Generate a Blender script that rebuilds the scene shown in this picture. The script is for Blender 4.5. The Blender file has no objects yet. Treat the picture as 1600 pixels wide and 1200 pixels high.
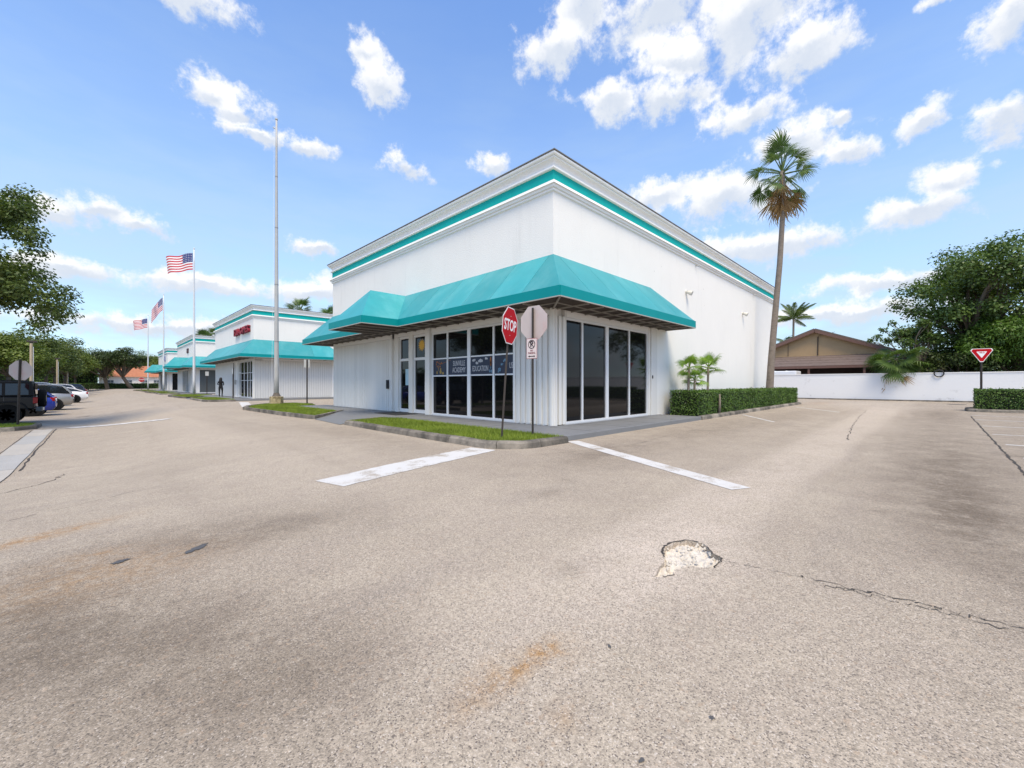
import bpy, bmesh, math, random
import numpy as np
from mathutils import Vector, Matrix, Euler
from mathutils.geometry import delaunay_2d_cdt

R_ = math.radians
rng = np.random.default_rng(7)
random.seed(7)
scene = bpy.context.scene
COL = scene.collection

# ------------------------------------------------------------------ camera
cam_d = bpy.data.cameras.new('camera')
cam_d.sensor_width = 36.0
cam_d.lens = 36.0 * 650.0 / 1600.0
cam_d.clip_start = 0.05
cam_d.clip_end = 3000.0
cam = bpy.data.objects.new('camera', cam_d)
COL.objects.link(cam)
cam.location = (-8.627, -7.071, 1.25)
cam.rotation_euler = (R_(90), 0, R_(-45))
scene.camera = cam

# ------------------------------------------------------------------ light
SUN_EL, SUN_AZ = 60.0, 217.0            # azimuth clockwise from +Y
SUN_DIR = Vector((math.sin(R_(SUN_AZ)) * math.cos(R_(SUN_EL)), math.cos(R_(SUN_AZ)) * math.cos(R_(SUN_EL)), math.sin(R_(SUN_EL))))
sun_d = bpy.data.lights.new('sun', 'SUN')
sun_d.energy = 3.4
sun_d.angle = R_(28)
sun_d.color = (1.0, 0.86, 0.64)
sun = bpy.data.objects.new('sun', sun_d)
COL.objects.link(sun)
sun.rotation_euler = SUN_DIR.to_track_quat('Z', 'Y').to_euler()
sun.location = (0, 0, 40)

scene.view_settings.view_transform = 'Standard'
scene.view_settings.look = 'None'
scene.view_settings.exposure = 0.36
scene.view_settings.gamma = 1.0
scene.view_settings.use_curve_mapping = False

# ------------------------------------------------------------------ sky with cumulus clouds (all by direction)
world = bpy.data.worlds.new('World')
scene.world = world
world.use_nodes = True
wt = world.node_tree
wt.nodes.clear()


def N(t, typ, **kw):
    n = t.nodes.new(typ)
    for k, v in kw.items():
        setattr(n, k, v)
    return n


def math_n(t, op, a, b=None, clamp=False):
    n = t.nodes.new('ShaderNodeMath')
    n.operation = op
    n.use_clamp = clamp
    for i, v in enumerate((a, b)):
        if v is None:
            continue
        if isinstance(v, (int, float)):
            n.inputs[i].default_value = v
        else:
            t.links.new(v, n.inputs[i])
    return n.outputs[0]


def vmath(t, op, a, b=None):
    n = t.nodes.new('ShaderNodeVectorMath')
    n.operation = op
    for i, v in enumerate((a, b)):
        if v is None:
            continue
        if isinstance(v, (tuple, list, Vector)):
            n.inputs[i].default_value = v
        else:
            t.links.new(v, n.inputs[i])
    return n.outputs[1] if op in ('LENGTH', 'DOT_PRODUCT') else n.outputs[0]


def maprange(t, v, a, b, c=0.0, d=1.0, smooth=True):
    n = t.nodes.new('ShaderNodeMapRange')
    n.interpolation_type = 'SMOOTHSTEP' if smooth else 'LINEAR'
    n.inputs['From Min'].default_value = a
    n.inputs['From Max'].default_value = b
    n.inputs['To Min'].default_value = c
    n.inputs['To Max'].default_value = d
    t.links.new(v, n.inputs['Value'])
    return n.outputs[0]


def mixc(t, fac, a, b, blend='MIX'):
    n = t.nodes.new('ShaderNodeMix')
    n.data_type = 'RGBA'
    n.blend_type = blend
    for sock, v in zip((n.inputs[0], n.inputs[6], n.inputs[7]), (fac, a, b)):
        if isinstance(v, (int, float)):
            sock.default_value = v
        elif isinstance(v, (tuple, list)):
            sock.default_value = tuple(v) + ((1,) if len(v) == 3 else ())
        else:
            t.links.new(v, sock)
    return n.outputs[2]


def noise(t, vec, scale, detail=4.0, rough=0.55, lac=2.0, col=False):
    n = t.nodes.new('ShaderNodeTexNoise')
    n.inputs['Scale'].default_value = scale
    n.inputs['Detail'].default_value = detail
    n.inputs['Roughness'].default_value = rough
    n.inputs['Lacunarity'].default_value = lac
    if vec is not None:
        t.links.new(vec, n.inputs['Vector'])
    return n.outputs['Color'] if col else n.outputs['Fac']


FWD = Vector((1, 1, 0)).normalized()
RGT = Vector((1, -1, 0)).normalized()
UP = Vector((0, 0, 1))

sky = N(wt, 'ShaderNodeTexSky', sky_type='NISHITA')
sky.sun_disc = False
sky.sun_elevation = R_(SUN_EL)
sky.sun_rotation = R_(SUN_AZ)
sky.air_density = 1.0
sky.dust_density = 0.35
sky.ozone_density = 1.2
tc = N(wt, 'ShaderNodeTexCoord')
D = tc.outputs['Generated']
dn = noise(wt, D, 9.0, 6.0, 0.62, col=True)
dn = vmath(wt, 'SUBTRACT', dn, (0.5, 0.5, 0.5))
dsc = N(wt, 'ShaderNodeVectorMath', operation='SCALE')
dsc.inputs['Scale'].default_value = 0.085
wt.links.new(dn, dsc.inputs[0])
DW = vmath(wt, 'ADD', D, dsc.outputs[0])
# each cloud: horizontal slope, vertical slope (tan of the angles off the lens axis), half-widths
CL = [(-0.82, .95, .16, .05), (-0.72, .71, .085, .055), (-0.66, .66, .085, .05), (-0.34, .79, .05, .05), (-0.32, .72, .05, .06), (-0.60, .595, .12, .022), (-0.50, .575, .08, .026), (-0.255, .525, .065, .036),
      (-0.055, .515, .045, .03), (-1.10, .42, .08, .04), (-0.98, .41, .11, .045), (-0.89, .375, .08, .03), (-1.07, .275, .12, .04), (-0.47, .315, .075, .025), (-0.74, .235, .16, .028),
      (-0.47, .225, .16, .035), (.11, .80, .11, .07), (.17, .92, .10, .10), (.36, .91, .18, .13), (.56, .90, .18, .13), (.70, .80, .10, .07), (.40, .77, .13, .06), (.24, .675, .09, .05), (.36, .685, .12, .05),
      (.56, .64, .10, .045), (.68, .57, .13, .05), (.82, .56, .06, .04), (.36, .45, .14, .05), (.50, .44, .15, .07), (.60, .33, .26, .045), (.80, .645, .035, .025),
      (.99, .645, .055, .045), (1.19, .64, .085, .06), (1.03, .48, .07, .05), (.98, .42, .11, .045), (1.22, .90, .07, .09), (1.03, .93, .05, .025), (.93, .245, .20, .03), (.80, .17, .35, .03), (-0.80, .14, .40, .03)]
near = lowr = None
for (a, b, sa, sb) in CL:
    v = FWD + RGT * a + UP * b
    k = 1.0 / v.length
    c = v.normalized()
    rl = c.cross(UP).normalized()
    ul = rl.cross(c).normalized()
    m = Matrix((rl, ul, -c)).transposed()
    mp = N(wt, 'ShaderNodeMapping', vector_type='TEXTURE')
    mp.inputs['Location'].default_value = c
    mp.inputs['Rotation'].default_value = m.to_euler()
    mp.inputs['Scale'].default_value = (sa * k, sb * k, 0.5)
    wt.links.new(DW, mp.inputs['Vector'])
    ln = vmath(wt, 'LENGTH', mp.outputs[0])
    l2 = vmath(wt, 'LENGTH', vmath(wt, 'ADD', mp.outputs[0], (0.12, -0.45, 0)))
    near = ln if near is None else math_n(wt, 'MINIMUM', near, ln)
    lowr = l2 if lowr is None else math_n(wt, 'MINIMUM', lowr, l2)
fb = noise(wt, D, 19.0, 9.0, 0.66)
fbig = noise(wt, D, 3.2, 5.0, 0.55)
dens = math_n(wt, 'ADD', math_n(wt, 'SUBTRACT', 1.10, near), math_n(wt, 'MULTIPLY', math_n(wt, 'SUBTRACT', fb, 0.5), 2.7))
m_in = maprange(wt, dens, 0.0, 0.70)
# the same kind of broken cloud carries on all round, out of view
m_all = maprange(wt, fbig, 0.53, 0.68)
ahead = maprange(wt, vmath(wt, 'DOT_PRODUCT', D, tuple(FWD)), 0.25, 0.5)
mask_n = N(wt, 'ShaderNodeMix', data_type='FLOAT')
wt.links.new(ahead, mask_n.inputs[0])
wt.links.new(m_all, mask_n.inputs[2])
wt.links.new(m_in, mask_n.inputs[3])
mask = mask_n.outputs[0]
# thin milky veil towards the horizon
sep = N(wt, 'ShaderNodeSeparateXYZ')
wt.links.new(D, sep.inputs[0])
veil = maprange(wt, sep.outputs[2], -0.05, 0.84, 0.95, 0.0)
veil_n = math_n(wt, 'MULTIPLY', veil, maprange(wt, noise(wt, vmath(wt, 'MULTIPLY', D, (1, 1, 4)), 5.0, 4), 0.3, 0.7, 0.65, 1.0))
lit = maprange(wt, math_n(wt, 'ADD', math_n(wt, 'SUBTRACT', near, lowr), math_n(wt, 'MULTIPLY', math_n(wt, 'SUBTRACT', fb, 0.5), 0.9)), -0.55, 0.2)
ccol = mixc(wt, lit, (6.6, 7.2, 8.2), (9.9, 9.9, 9.9))
skyc = mixc(wt, 1.0, sky.outputs[0], (1.0, 1.0, 1.0), 'MULTIPLY')
SKYMUL = skyc.node.inputs[7]
SKYMUL.default_value = (1.9, 2.32, 2.9, 1)
skyv = mixc(wt, veil_n, skyc, (5.4, 6.9, 7.9))
mask9 = math_n(wt, 'MULTIPLY', mask, 0.96)
fin = mixc(wt, mask9, skyv, ccol)
bg = N(wt, 'ShaderNodeBackground')
bg.inputs['Strength'].default_value = 0.085
wt.links.new(fin, bg.inputs['Color'])
wo = N(wt, 'ShaderNodeOutputWorld')
wt.links.new(bg.outputs[0], wo.inputs['Surface'])
world.cycles.sampling_method = 'MANUAL'
world.cycles.sample_map_resolution = 512

# ------------------------------------------------------------------ materials
MATS = {}


def mat(name, base, rough=0.6, var=0.0, scale=3.0, spec=0.4, bump=0.0, bscale=60.0, stain=None, sscale=1.2, samt=0.5, metal=0.0, lo=0.5, hi=0.72, stretch=None, spots=False):
    """principled material: base colour with a soft variation, optional stain colour with its own shape, optional relief"""
    if name in MATS:
        return MATS[name]
    m = bpy.data.materials.new(name)
    m.use_nodes = True
    t = m.node_tree
    b = t.nodes['Principled BSDF']
    b.inputs['Roughness'].default_value = rough
    b.inputs['Specular IOR Level'].default_value = spec
    b.inputs['Metallic'].default_value = metal
    geo = N(t, 'ShaderNodeNewGeometry')
    pos = geo.outputs['Position']
    c = None
    if var > 0:
        f = noise(t, pos, scale, 5.0, 0.6)
        dark = tuple(x * (1 - var) for x in base)
        light = tuple(min(1, x * (1 + var)) for x in base)
        c = mixc(t, f, dark, light)
    if stain is not None:
        p2 = pos if stretch is None else vmath(t, 'MULTIPLY', pos, stretch)
        f = maprange(t, noise(t, p2, sscale, 7.0, 0.68), lo, hi, 0, samt)
        c = mixc(t, f, c if c is not None else tuple(base), stain)
    if spots:
        f = maprange(t, noise(t, pos, 7.0, 3.0, 0.5), 0.715, 0.74, 0, 0.55)
        f = math_n(t, 'MULTIPLY', f, maprange(t, noise(t, pos, 0.45, 2.0), 0.45, 0.6))
        c = mixc(t, f, c, (0.22, 0.21, 0.20))
    if c is None:
        b.inputs['Base Color'].default_value = tuple(base) + (1,)
    else:
        t.links.new(c, b.inputs['Base Color'])
    if bump > 0:
        bn = N(t, 'ShaderNodeBump')
        bn.inputs['Strength'].default_value = bump
        bn.inputs['Distance'].default_value = 0.01
        t.links.new(noise(t, pos, bscale, 4.0, 0.6), bn.inputs['Height'])
        t.links.new(bn.outputs[0], b.inputs['Normal'])
    MATS[name] = m
    return m


def leaf_mat(name, dark, light, rough=0.5, trans=0.3):
    if name in MATS:
        return MATS[name]
    m = bpy.data.materials.new(name)
    m.use_nodes = True
    t = m.node_tree
    b = t.nodes['Principled BSDF']
    b.inputs['Roughness'].default_value = rough
    b.inputs['Specular IOR Level'].default_value = 0.35
    geo = N(t, 'ShaderNodeNewGeometry')
    f = geo.outputs['Random Per Island']
    f2 = noise(t, geo.outputs['Position'], 0.9, 3)
    ff = math_n(t, 'ADD', math_n(t, 'MULTIPLY', f, 0.65), math_n(t, 'MULTIPLY', maprange(t, f2, 0.35, 0.65), 0.35))
    c = mixc(t, ff, dark, light)
    t.links.new(c, b.inputs['Base Color'])
    tr = N(t, 'ShaderNodeBsdfTranslucent')
    c2 = mixc(t, 1.0, c, (1.0, 1.15, 0.5), 'MULTIPLY')
    t.links.new(c2, tr.inputs['Color'])
    mx = N(t, 'ShaderNodeMixShader')
    mx.inputs[0].default_value = trans
    t.links.new(b.outputs[0], mx.inputs[1])
    t.links.new(tr.outputs[0], mx.inputs[2])
    t.links.new(mx.outputs[0], t.nodes['Material Output'].inputs['Surface'])
    MATS[name] = m
    return m


M_STUCCO = mat('white_stucco', (0.82, 0.80, 0.755), 0.88, 0.05, 0.6, 0.2, 0.8, 28, stain=(0.40, 0.39, 0.37), sscale=2.6, samt=0.18, lo=0.53, hi=0.78, stretch=(1, 1, 0.10), spots=True)
M_TRIM = mat('white_trim', (0.81, 0.80, 0.775), 0.7, 0.04, 2.0, 0.3, 0.2, 50, stain=(0.30, 0.29, 0.27), sscale=2.2, samt=0.35, lo=0.60, hi=0.80)
M_BAND = mat('teal_band', (0.0, 0.39, 0.36), 0.75, 0.12, 2.5, 0.3, 0.35, 40)
M_CORN = mat('white_cornice', (0.88, 0.87, 0.84), 0.75, 0.05, 3.0, 0.25, stain=(0.35, 0.34, 0.31), sscale=1.5, samt=0.25, lo=0.62, hi=0.8)
M_ROOFEDGE = mat('weathered_flashing', (0.17, 0.16, 0.15), 0.8, 0.4, 3.0)
M_ROOF = mat('gravel_roof', (0.3, 0.3, 0.29), 0.9, 0.2, 6.0)
M_AWN = mat('teal_awning_sheet', (0.035, 0.30, 0.325), 0.45, 0.16, 1.3, 0.4, 0.12, 3.0, stain=(0.11, 0.39, 0.41), sscale=1.0, samt=0.7, lo=0.42, hi=0.75, stretch=(1, 1, 0.35))
M_FASCIA = mat('teal_fascia', (0.0, 0.255, 0.265), 0.5, 0.10, 2.0, 0.2)
M_SEAM = mat('awning_seam', (0.01, 0.19, 0.21), 0.6)
M_LINING = mat('brown_awning_lining', (0.050, 0.038, 0.030), 0.9, 0.3, 2.0)
M_STRUT = mat('galvanised_strut', (0.42, 0.40, 0.37), 0.6, 0.15, 4.0)
M_STRUTD = mat('dull_strut', (0.27, 0.25, 0.22), 0.7, 0.2, 4.0)
M_SIDING = mat('white_siding', (0.77, 0.75, 0.705), 0.6, 0.03, 1.0, 0.3, stain=(0.5, 0.5, 0.48), sscale=3.0, samt=0.35, lo=0.58, hi=0.8, stretch=(1, 1, 0.15))
M_FRAME = mat('white_window_frame', (0.78, 0.78, 0.78), 0.45, 0.03, 2.0)
M_GAP = mat('dark_joint', (0.12, 0.12, 0.12), 0.9)
M_WALK = mat('grey_painted_concrete', (0.19, 0.195, 0.20), 0.7, 0.12, 1.5, 0.35, 0.15, 60, stain=(0.10, 0.10, 0.10), sscale=1.5, samt=0.5)
M_KERB = mat('kerb_concrete', (0.30, 0.265, 0.22), 0.9, 0.25, 3.0, 0.2, 0.6, 50, stain=(0.08, 0.075, 0.065), sscale=1.6, samt=0.85, lo=0.33, hi=0.62)
M_GUTTER = mat('gutter_concrete', (0.41, 0.38, 0.335), 0.9, 0.12, 2.0, 0.2, 0.3, 60, stain=(0.3, 0.28, 0.26), sscale=1.0, samt=0.6)
def worn_paint(name, col, wear, fine):
    """road paint worn off the tops of the stones and in patches"""
    m = mat(name, col, 0.75, 0.06, 4.0, 0.25, 0.4, 140)
    t = m.node_tree
    b = t.nodes['Principled BSDF']
    pos = N(t, 'ShaderNodeNewGeometry').outputs['Position']
    c0 = b.inputs['Base Color'].links[0].from_socket
    big = noise(t, pos, 2.6, 6, 0.65)
    sm = noise(t, pos, 70.0, 4, 0.7)
    f = maprange(t, math_n(t, 'ADD', math_n(t, 'MULTIPLY', big, 0.6), math_n(t, 'MULTIPLY', sm, 0.4)), wear, wear + fine, 0, 0.9)
    c1 = mixc(t, f, c0, (0.36, 0.31, 0.25))
    dirt = maprange(t, noise(t, vmath(t, 'MULTIPLY', pos, (0.6, 2.5, 1)), 1.4, 5, 0.6), 0.45, 0.75, 0, 0.45)
    c2 = mixc(t, dirt, c1, (0.50, 0.46, 0.41))
    t.links.new(c2, b.inputs['Base Color'])
    return m


M_PAINT = worn_paint('white_road_paint', (0.60, 0.585, 0.555), 0.52, 0.06)
M_FADED = mat('faded_road_paint', (0.62, 0.60, 0.57), 0.8, 0.08, 4.0, 0.2, stain=(0.36, 0.33, 0.30), sscale=6.0, samt=0.9, lo=0.45, hi=0.6)
M_SOIL = mat('soil_and_turf', (0.10, 0.10, 0.035), 0.95, 0.4, 4.0)
M_GRASS = leaf_mat('grass_blades', (0.12, 0.17, 0.018), (0.33, 0.41, 0.055), 0.6, 0.35)
M_POST = mat('brown_steel_post', (0.045, 0.036, 0.030), 0.6, 0.2, 8.0)
M_RED = mat('red_sign_sheet', (0.46, 0.004, 0.012), 0.5, 0.06, 3.0, 0.15)
M_WHITE = mat('white_sign_sheet', (0.82, 0.82, 0.82), 0.4)
M_SIGNBACK = mat('sign_back', (0.55, 0.47, 0.44), 0.5, 0.12, 3.0, stain=(0.60, 0.36, 0.34), sscale=1.4, samt=0.7)
M_SIGNBLACK = mat('sign_black', (0.03, 0.015, 0.015), 0.5)
M_MAROON = mat('sign_maroon', (0.20, 0.03, 0.04), 0.5)
M_POLE = mat('grey_steel_pole', (0.42, 0.42, 0.41), 0.5, 0.15, 3.0, 0.4)
M_ALU = mat('brushed_pole', (0.62, 0.63, 0.64), 0.4, 0.05, 3.0, 0.5)
M_BASE = mat('stained_concrete_base', (0.45, 0.37, 0.22), 0.9, 0.25, 5.0, 0.2, 0.4, 40, stain=(0.12, 0.09, 0.05), sscale=4.0, samt=0.8, lo=0.45, hi=0.65)
M_BLACKPL = mat('black_plastic', (0.02, 0.02, 0.022), 0.5)
M_WOODPOLE = mat('tan_concrete_pole', (0.42, 0.34, 0.23), 0.85, 0.2, 3.0)
M_BARK = mat('bark', (0.13, 0.105, 0.08), 0.95, 0.4, 6.0, 0.2, 0.8, 25)
M_PALMBARK = mat('palm_bark', (0.21, 0.175, 0.145), 0.95, 0.3, 5.0, 0.2, 0.8, 22, stain=(0.09, 0.075, 0.06), sscale=3.0, samt=0.7, stretch=(1, 1, 5))


def piece_variation(m, lo, hi):
    """each separate piece weathers a little differently"""
    t = m.node_tree
    b = t.nodes['Principled BSDF']
    c0 = b.inputs['Base Color'].links[0].from_socket
    v = maprange(t, N(t, 'ShaderNodeObjectInfo').outputs['Random'], 0, 1, lo, hi, smooth=False)
    cb = N(t, 'ShaderNodeCombineColor')
    for i in range(3):
        t.links.new(v, cb.inputs[i])
    t.links.new(mixc(t, 1.0, c0, cb.outputs[0], 'MULTIPLY'), b.inputs['Base Color'])


piece_variation(M_AWN, 0.88, 1.08)
piece_variation(M_SIDING, 0.93, 1.03)
piece_variation(M_KERB, 0.75, 1.15)


def glass_mat(name, base, rough=0.03, spec=0.5):
    m = mat(name, base, rough, 0.0, spec=spec)
    return m


M_GLASS = glass_mat('dark_tinted_glass', (0.006, 0.006, 0.007), 0.04, 0.30)
M_GREYGLASS = glass_mat('grey_shaded_glass', (0.10, 0.11, 0.11), 0.15, 0.4)
M_CARGLASS = glass_mat('car_glass', (0.012, 0.014, 0.016), 0.03, 0.6)

# ------------------------------------------------------------------ mesh helpers


class MB:
    def __init__(self):
        self.v, self.f = [], []

    def add(self, vs, fs):
        o = len(self.v)
        self.v += [tuple(p) for p in vs]
        self.f += [tuple(i + o for i in f) for f in fs]
        return self

    def box(self, x0, x1, y0, y1, z0, z1):
        x0, x1 = min(x0, x1), max(x0, x1)
        y0, y1 = min(y0, y1), max(y0, y1)
        vs = [(x0, y0, z0), (x1, y0, z0), (x1, y1, z0), (x0, y1, z0), (x0, y0, z1), (x1, y0, z1), (x1, y1, z1), (x0, y1, z1)]
        return self.add(vs, [(0, 3, 2, 1), (4, 5, 6, 7), (0, 1, 5, 4), (1, 2, 6, 5), (2, 3, 7, 6), (3, 0, 4, 7)])

    def bar(self, a, b, w, h=None):
        """square bar from a to b"""
        h = h or w
        a, b = Vector(a), Vector(b)
        d = (b - a).normalized()
        s = d.cross(Vector((0, 0, 1)))
        s = Vector((1, 0, 0)) if s.length < 1e-4 else s.normalized()
        u = s.cross(d).normalized()
        vs = []
        for p in (a, b):
            for i, j in ((-1, -1), (1, -1), (1, 1), (-1, 1)):
                vs.append(p + s * (i * w / 2) + u * (j * h / 2))
        return self.add(vs, [(0, 1, 2, 3), (7, 6, 5, 4), (0, 4, 5, 1), (1, 5, 6, 2), (2, 6, 7, 3), (3, 7, 4, 0)])

    def tube(self, pts, rad, n=8, cap=True):
        pts = [Vector(p) for p in pts]
        if not isinstance(rad, (list, tuple)):
            rad = [rad] * len(pts)
        vs, fs = [], []
        ref = Vector((0, 0, 1))
        d0 = (pts[-1] - pts[0]).normalized()
        if abs(d0.z) > 0.9:
            ref = Vector((1, 0, 0))
        for i, p in enumerate(pts):
            d = (pts[min(i + 1, len(pts) - 1)] - pts[max(i - 1, 0)]).normalized()
            s = d.cross(ref).normalized()
            u = s.cross(d).normalized()
            for k in range(n):
                a = 2 * math.pi * k / n
                vs.append(p + (s * math.cos(a) + u * math.sin(a)) * rad[i])
        for i in range(len(pts) - 1):
            for k in range(n):
                k2 = (k + 1) % n
                fs.append((i * n + k, i * n + k2, (i + 1) * n + k2, (i + 1) * n + k))
        if cap:
            fs.append(tuple(range(n - 1, -1, -1)))
            fs.append(tuple((len(pts) - 1) * n + k for k in range(n)))
        return self.add(vs, fs)

    def prism(self, poly, z0, z1):
        """polygon in xy (counter-clockwise) raised from z0 to z1"""
        n = len(poly)
        vs = [(p[0], p[1], z0) for p in poly] + [(p[0], p[1], z1) for p in poly]
        fs = [tuple(range(n - 1, -1, -1)), tuple(range(n, 2 * n))]
        fs += [(i, (i + 1) % n, n + (i + 1) % n, n + i) for i in range(n)]
        return self.add(vs, fs)

    def slab(self, pts, t):
        """flat polygon given in 3D thickened by t against its normal"""
        pts = [Vector(p) for p in pts]
        nrm = (pts[1] - pts[0]).cross(pts[2] - pts[0]).normalized()
        n = len(pts)
        vs = pts + [p - nrm * t for p in pts]
        fs = [tuple(range(n)), tuple(range(2 * n - 1, n - 1, -1))]
        fs += [(i, n + i, n + (i + 1) % n, (i + 1) % n) for i in range(n)]
        return self.add(vs, fs)

    def mesh(self, name, m=None, smooth=False):
        me = bpy.data.meshes.new(name)
        me.from_pydata([tuple(p) for p in self.v], [], self.f)
        if smooth:
            me.polygons.foreach_set('use_smooth', [True] * len(me.polygons))
        if m:
            me.materials.append(m)
        me.update()
        return me

    def build(self, name, m, parent=None, smooth=False, loc=None, bevel=0):
        return link(name, self.mesh(name, m, smooth), parent, loc, bevel)


def link(name, me, parent=None, loc=None, bevel=0):
    o = bpy.data.objects.new(name, me)
    COL.objects.link(o)
    if parent:
        o.parent = parent
    if loc is not None:
        o.location = loc
    if bevel:
        md = o.modifiers.new('bevel', 'BEVEL')
        md.width = bevel
        md.segments = 2
        md.limit_method = 'ANGLE'
        md.angle_limit = R_(40)
    return o


def tag(o, label=None, cat=None, group=None, kind=None):
    if label:
        o['label'] = label
    if cat:
        o['category'] = cat
    if group:
        o['group'] = group
    if kind:
        o['kind'] = kind
    return o


def empty(name, loc=(0, 0, 0), rz=0.0):
    o = bpy.data.objects.new(name, None)
    COL.objects.link(o)
    o.location = loc
    o.rotation_euler = (0, 0, rz)
    o.empty_display_size = 0.2
    return o


def fast_mesh(name, verts, quads, m, tri=False):
    k = 3 if tri else 4
    me = bpy.data.meshes.new(name)
    nv, nf = len(verts), len(quads)
    me.vertices.add(nv)
    me.vertices.foreach_set('co', np.ascontiguousarray(verts, dtype=np.float32).ravel())
    me.loops.add(nf * k)
    me.loops.foreach_set('vertex_index', np.ascontiguousarray(quads, dtype=np.int32).ravel())
    me.polygons.add(nf)
    me.polygons.foreach_set('loop_start', np.arange(0, nf * k, k, dtype=np.int32))
    me.polygons.foreach_set('loop_total', np.full(nf, k, dtype=np.int32))
    me.update(calc_edges=True)
    me.validate()
    if m:
        me.materials.append(m)
    return me


def leaf_mesh(name, pos, nrm, size, m, aspect=0.5, droop=0.0):
    """one folded lozenge for each leaf"""
    n = len(pos)
    nrm = nrm / (np.linalg.norm(nrm, axis=1, keepdims=True) + 1e-9)
    t = rng.normal(size=(n, 3))
    t[:, 2] -= droop
    t -= nrm * (t * nrm).sum(1, keepdims=True)
    t /= np.linalg.norm(t, axis=1, keepdims=True) + 1e-9
    s = np.cross(nrm, t)
    size = np.asarray(size).reshape(-1, 1)
    v = np.empty((n, 4, 3))
    v[:, 0] = pos
    v[:, 1] = pos + t * size * 0.5 + s * size * aspect * 0.5 + nrm * size * 0.08
    v[:, 2] = pos + t * size - nrm * size * 0.10
    v[:, 3] = pos + t * size * 0.5 - s * size * aspect * 0.5 + nrm * size * 0.08
    q = np.arange(n * 4).reshape(n, 4)
    return fast_mesh(name, v.reshape(-1, 3), q, m)


def text_mesh(txt, size, m, extrude=0.004, bold=0.0):
    cu = bpy.data.curves.new('lettering', 'FONT')
    cu.body = txt
    cu.size = size
    cu.extrude = extrude
    cu.offset = bold
    cu.align_x = 'CENTER'
    cu.align_y = 'CENTER'
    cu.resolution_u = 3
    o = bpy.data.objects.new('lettering', cu)
    COL.objects.link(o)
    dg = bpy.context.evaluated_depsgraph_get()
    me = bpy.data.meshes.new_from_object(o.evaluated_get(dg))
    bpy.data.objects.remove(o)
    me.materials.clear()
    me.materials.append(m)
    return me


def text_obj(name, txt, size, m, parent, origin, right, normal, sx=1.0, extrude=0.004, bold=0.0):
    me = text_mesh(txt, size, m, extrude, bold)
    r = Vector(right).normalized()
    n = Vector(normal).normalized()
    u = n.cross(r).normalized()
    mx = Matrix((r * sx, u, n)).transposed().to_4x4()
    mx.translation = Vector(origin)
    me.transform(mx)
    return link(name, me, parent)


def sstep(a, b, x):
    t = np.clip((x - a) / (b - a), 0, 1)
    return t * t * (3 - 2 * t)


def gz(x, y):
    """height of the paving: it falls towards the gutter of the far parking rows"""
    return -0.45 * sstep(-5.0, -9.7, np.asarray(x, dtype=float)) * sstep(-4.0, 6.0, np.asarray(y, dtype=float))

# ------------------------------------------------------------------ paving


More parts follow.
